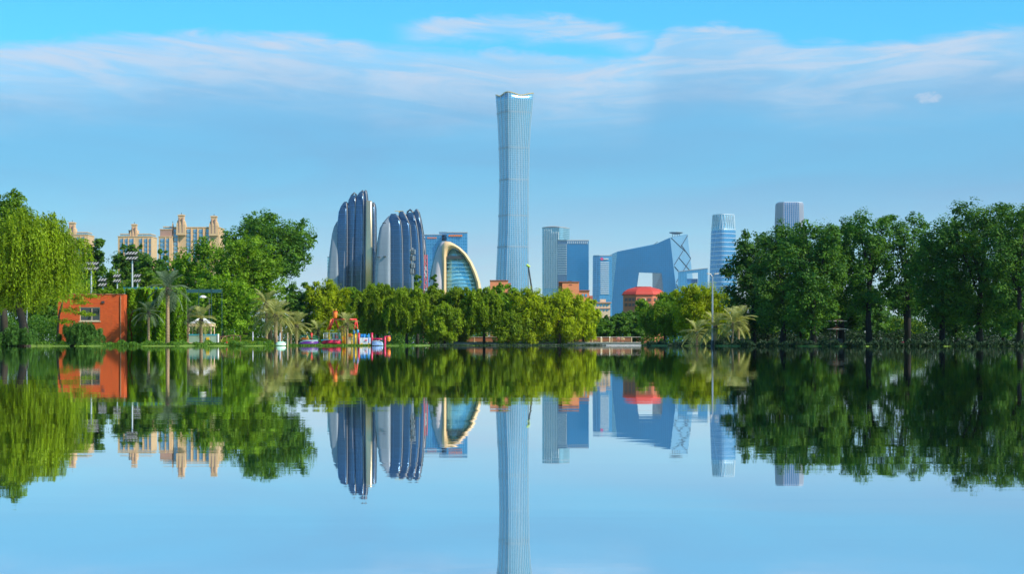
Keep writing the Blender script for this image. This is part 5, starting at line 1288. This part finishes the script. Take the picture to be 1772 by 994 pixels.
# ------------------------------------------------------------------ terrace on the far shore
def terrace():
    A = At(258.6, 930); t = thing('terrace_wall', 'pale stone embankment with a stepped ledge below the railing', 'wall', A.loc)
    MB().box(A.x(758), A.x(1108), 0, 6, -.5, A.z(594)).build('upper_step', STONE, t)
    MB().box(A.x(930), A.x(1110), -.7, 0, -.5, A.z(599.5)).build('lower_step', pmat('grey_step', (.30, .30, .29), .85, var=.25), t)
    MB().box(A.x(757), A.x(1109), -.12, 6, A.z(594) , A.z(592.6)).build('coping', pmat('pale_coping', (.40, .38, .35), .8), t)
    x0_, x1_ = (752 - 886) / FPX * 251.2, (1110 - 886) / FPX * 251.2
    tag(MB().box(x0_, x1_, 251.2, 257.85, -.5, GZ + .05).build('paved_bank', MATS['grey_step']), kind='structure')
    A = At(262, 930); t = thing('terrace_railing', 'long low brown timber railing along the embankment', 'railing', A.loc)
    xs = [x for x in range(770, 1110, 17)]
    zt, zb_ = A.z(583.6), A.z(592.6)
    for x in xs: MB().box(A.x(x) - .07, A.x(x) + .07, -.07, .07, zb_, zt - .04).build('post', pmat('rail_cream', (.50, .36, .20), .7), t)
    for a, b in zip(xs, xs[1:]): MB().box(A.x(a) + .08, A.x(b) - .08, -.03, .03, zb_ + .06, zt - .06).build('board', pmat('rail_brown', (.24, .10, .045), .8, var=.3), t)
    MB().box(A.x(769), A.x(1109), -.1, .1, zt - .04, zt + .02).build('handrail', pmat('rail_pale', (.46, .40, .34), .6), t)
    for px, c, lab in ((1008.5, YELLOW, 'cream bollard lamp left on the terrace'), (1040, YELLOW, 'bright cream bollard lamp in the middle of the terrace'), (1055, WHITE, 'white bollard lamp right of the bright cream one')):
        B = At(260.6, px); o = thing('bollard_lamp', lab, 'bollard', (B.loc[0], B.D, B.z(592.6)), group='bollard lamps on the terrace')
        MB().tube([(0, 0, 0), (0, 0, .62)], .075, 8).build('shaft', pmat('cream_bollard', (.72, .60, .36), .5), o); MB().tube([(0, 0, .62), (0, 0, .74)], [.1, .05], 8).build('cap', WHITE, o)
    for px, m, lab in ((1070, pmat('pink_cloth', (.72, .36, .32), .7), 'planter of pale pink flowers on the terrace'), (1077.5, pmat('cream_flower', (.7, .55, .3), .7), 'planter of cream flowers at the right of the terrace'), (855, pmat('yellow_flower', (.5, .6, .05), .7), 'yellow-green potted shrub on the left terrace')):
        B = At(260.4, px); o = thing('flower_planter', lab, 'planter', (B.loc[0], B.D, B.z(592.6))); rng = np.random.default_rng(int(px))
        MB().loft([[(a * k, b * k, z) for a, b in ((-1, -1), (1, -1), (1, 1), (-1, 1))] for k, z in ((.16, 0), (.22, .3))]).build('pot', pmat('terracotta', (.35, .13, .06), .8), o)
        n = 160; C = unit(rng.normal(size=(n, 3))) * np.array([.26, .26, .2]) + np.array([0, 0, .45]); sz = rng.uniform(.08, .14, n)
        tag(link('blooms', leaf_mesh('blooms', C, rng.normal(size=(n, 3)), sz, sz, rng.uniform(0, 1, n), rng), m, o), kind='stuff')
terrace()

# ------------------------------------------------------------------ right bank
def right_bank():
    A = At(172, 1233); t = thing('street_lamp', 'tall grey double-headed street lamp before the olive willow', 'street lamp', A.loc)
    MB().tube([(0, 0, 0), (0, 0, A.z(478))], [.10, .065], 10).build('pole', GREY, t)
    MB().tube([(0, 0, 0), (0, 0, .5)], [.17, .14], 10).build('base', DGREY, t)
    for s in (-1, 1):
        a = MB().tube([(0, 0, A.z(478.5)), (s * .2, -.05, A.z(476))], .04, 6).build('arm', GREY, t)
        MB().loft([[(s * (.12 + f * .42), -.05 + y * w, A.z(475.6 - f * 1.2) + z) for y, z in ((-1, 0), (1, 0), (.7, .09), (-.7, .09))] for f, w in ((0, .06), (.2, .12), (.8, .12), (1, .04))]).build('lamp_head', pmat('lamp_housing', (.45, .40, .34), .5), a)
    A = At(196, 1448); t = thing('umbrella_kiosk', 'two-tier open kiosk with white-edged roofs under the dark trees', 'kiosk', A.loc)
    for y0, w in ((555.5, 17.5), (569.4, 17)):
        W = w * A.s
        rf = MB().loft([[(math.cos(a) * r, math.sin(a) * r * .7, z) for a in [i * math.pi / 6 for i in range(12)]] for r, z in ((W, A.z(y0 + 1.4)), (W, A.z(y0 + .4)), (W * .45, A.z(y0 - 1.8)), (.08, A.z(y0 - 3.4)))]).build('roof', pmat('rust_canvas', (.55, .20, .07), .7), t)
        MB().loft([[(math.cos(a) * r, math.sin(a) * r * .7, z) for a in [i * math.pi / 6 for i in range(12)]] for r, z in ((W * 1.02, A.z(y0 + 1.0)), (W * 1.02, A.z(y0 + .3)), (W * .96, A.z(y0 + .1)))]).build('white_edge', WHITE, rf)
    MB().tube([(0, 0, 0), (0, 0, A.z(553))], .07, 8).build('centre_post', pmat('red_brown_post', (.20, .05, .03), .6), t)
    for x in (-.72, .85): MB().tube([(x, -.3, 0), (x, -.3, A.z(569))], .035, 6).build('post', DGREY, t)
    MB().box(-.55, .55, -.35, .35, .2, .75).build('counter', pmat('dark_counter', (.03, .03, .045), .5), t)
    A = At(190, 1482); t = thing('red_sign', 'small red notice board with a white frame by the water', 'sign', A.loc)
    MB().box(A.x(1475), A.x(1489), 0, .05, .2, A.z(593.4)).build('frame', WHITE, t); MB().box(A.x(1476), A.x(1488), -.02, 0, .25, A.z(594.2)).build('board', pmat('sign_red', (.55, .07, .04), .5), t)
    for x in (1477, 1487): MB().tube([(A.x(x), .08, 0), (A.x(x), .08, A.z(594))], .025, 6).build('leg', DGREY, t)
    A = At(200, 1501); t = thing('stone_lantern', 'small white-topped stone lantern between two dark trunks', 'lantern', A.loc)
    MB().box(-.13, .13, -.13, .13, 0, A.z(577)).build('pillar', pmat('mossy_stone', (.16, .17, .10), .9), t); MB().loft([[(a * k, b * k, z) for a, b in ((-1, -1), (1, -1), (1, 1), (-1, 1))] for k, z in ((.3, A.z(576.8)), (.33, A.z(574.4)), (.2, A.z(572.6)))]).build('cap', WHITE, t)
    rng = np.random.default_rng(33)
    for x0, x1, m, lab in ((1519, 1543, pmat('red_petal', (.55, .04, .07), .6), 'low red flower bed left of the pink one'), (1550, 1590, pmat('pink_petal', (.75, .08, .28), .6), 'low bright pink flower bed below the airy dark tree')):
        B = At(214, (x0 + x1) / 2); t = thing('flower_bed', lab, 'flower bed', B.loc); n = 1500
        px = rng.uniform(x0, x1, n); C = np.stack([B.s * (px - B.px0), rng.uniform(-.6, .6, n), rng.uniform(GZ + .05, GZ + .28, n)], 1); sz = rng.uniform(.08, .15, n)
        tag(link('blooms', leaf_mesh('blooms', C, rng.normal(size=(n, 3)) + np.array([0, -.4, .6]), sz, sz, rng.uniform(0, 1, n), rng), m, t), kind='stuff')
        MB().box(B.x(x0) - .1, B.x(x1) + .1, -.75, -.65, 0, GZ + .06).build('edging', STONE, t)
    A = At(216, 1574); t = thing('park_lamp', 'thin dark park lamp above the pink flower bed', 'street lamp', A.loc)
    MB().tube([(0, 0, 0), (0, 0, A.z(578))], .04, 6).build('post', DGREY, t); MB().loft([[(a * k, b * k, z) for a, b in ((-1, -1), (1, -1), (1, 1), (-1, 1))] for k, z in ((.08, A.z(578.6)), (.17, A.z(576)), (.04, A.z(575)))]).build('lantern', DGREY, t)
right_bank()
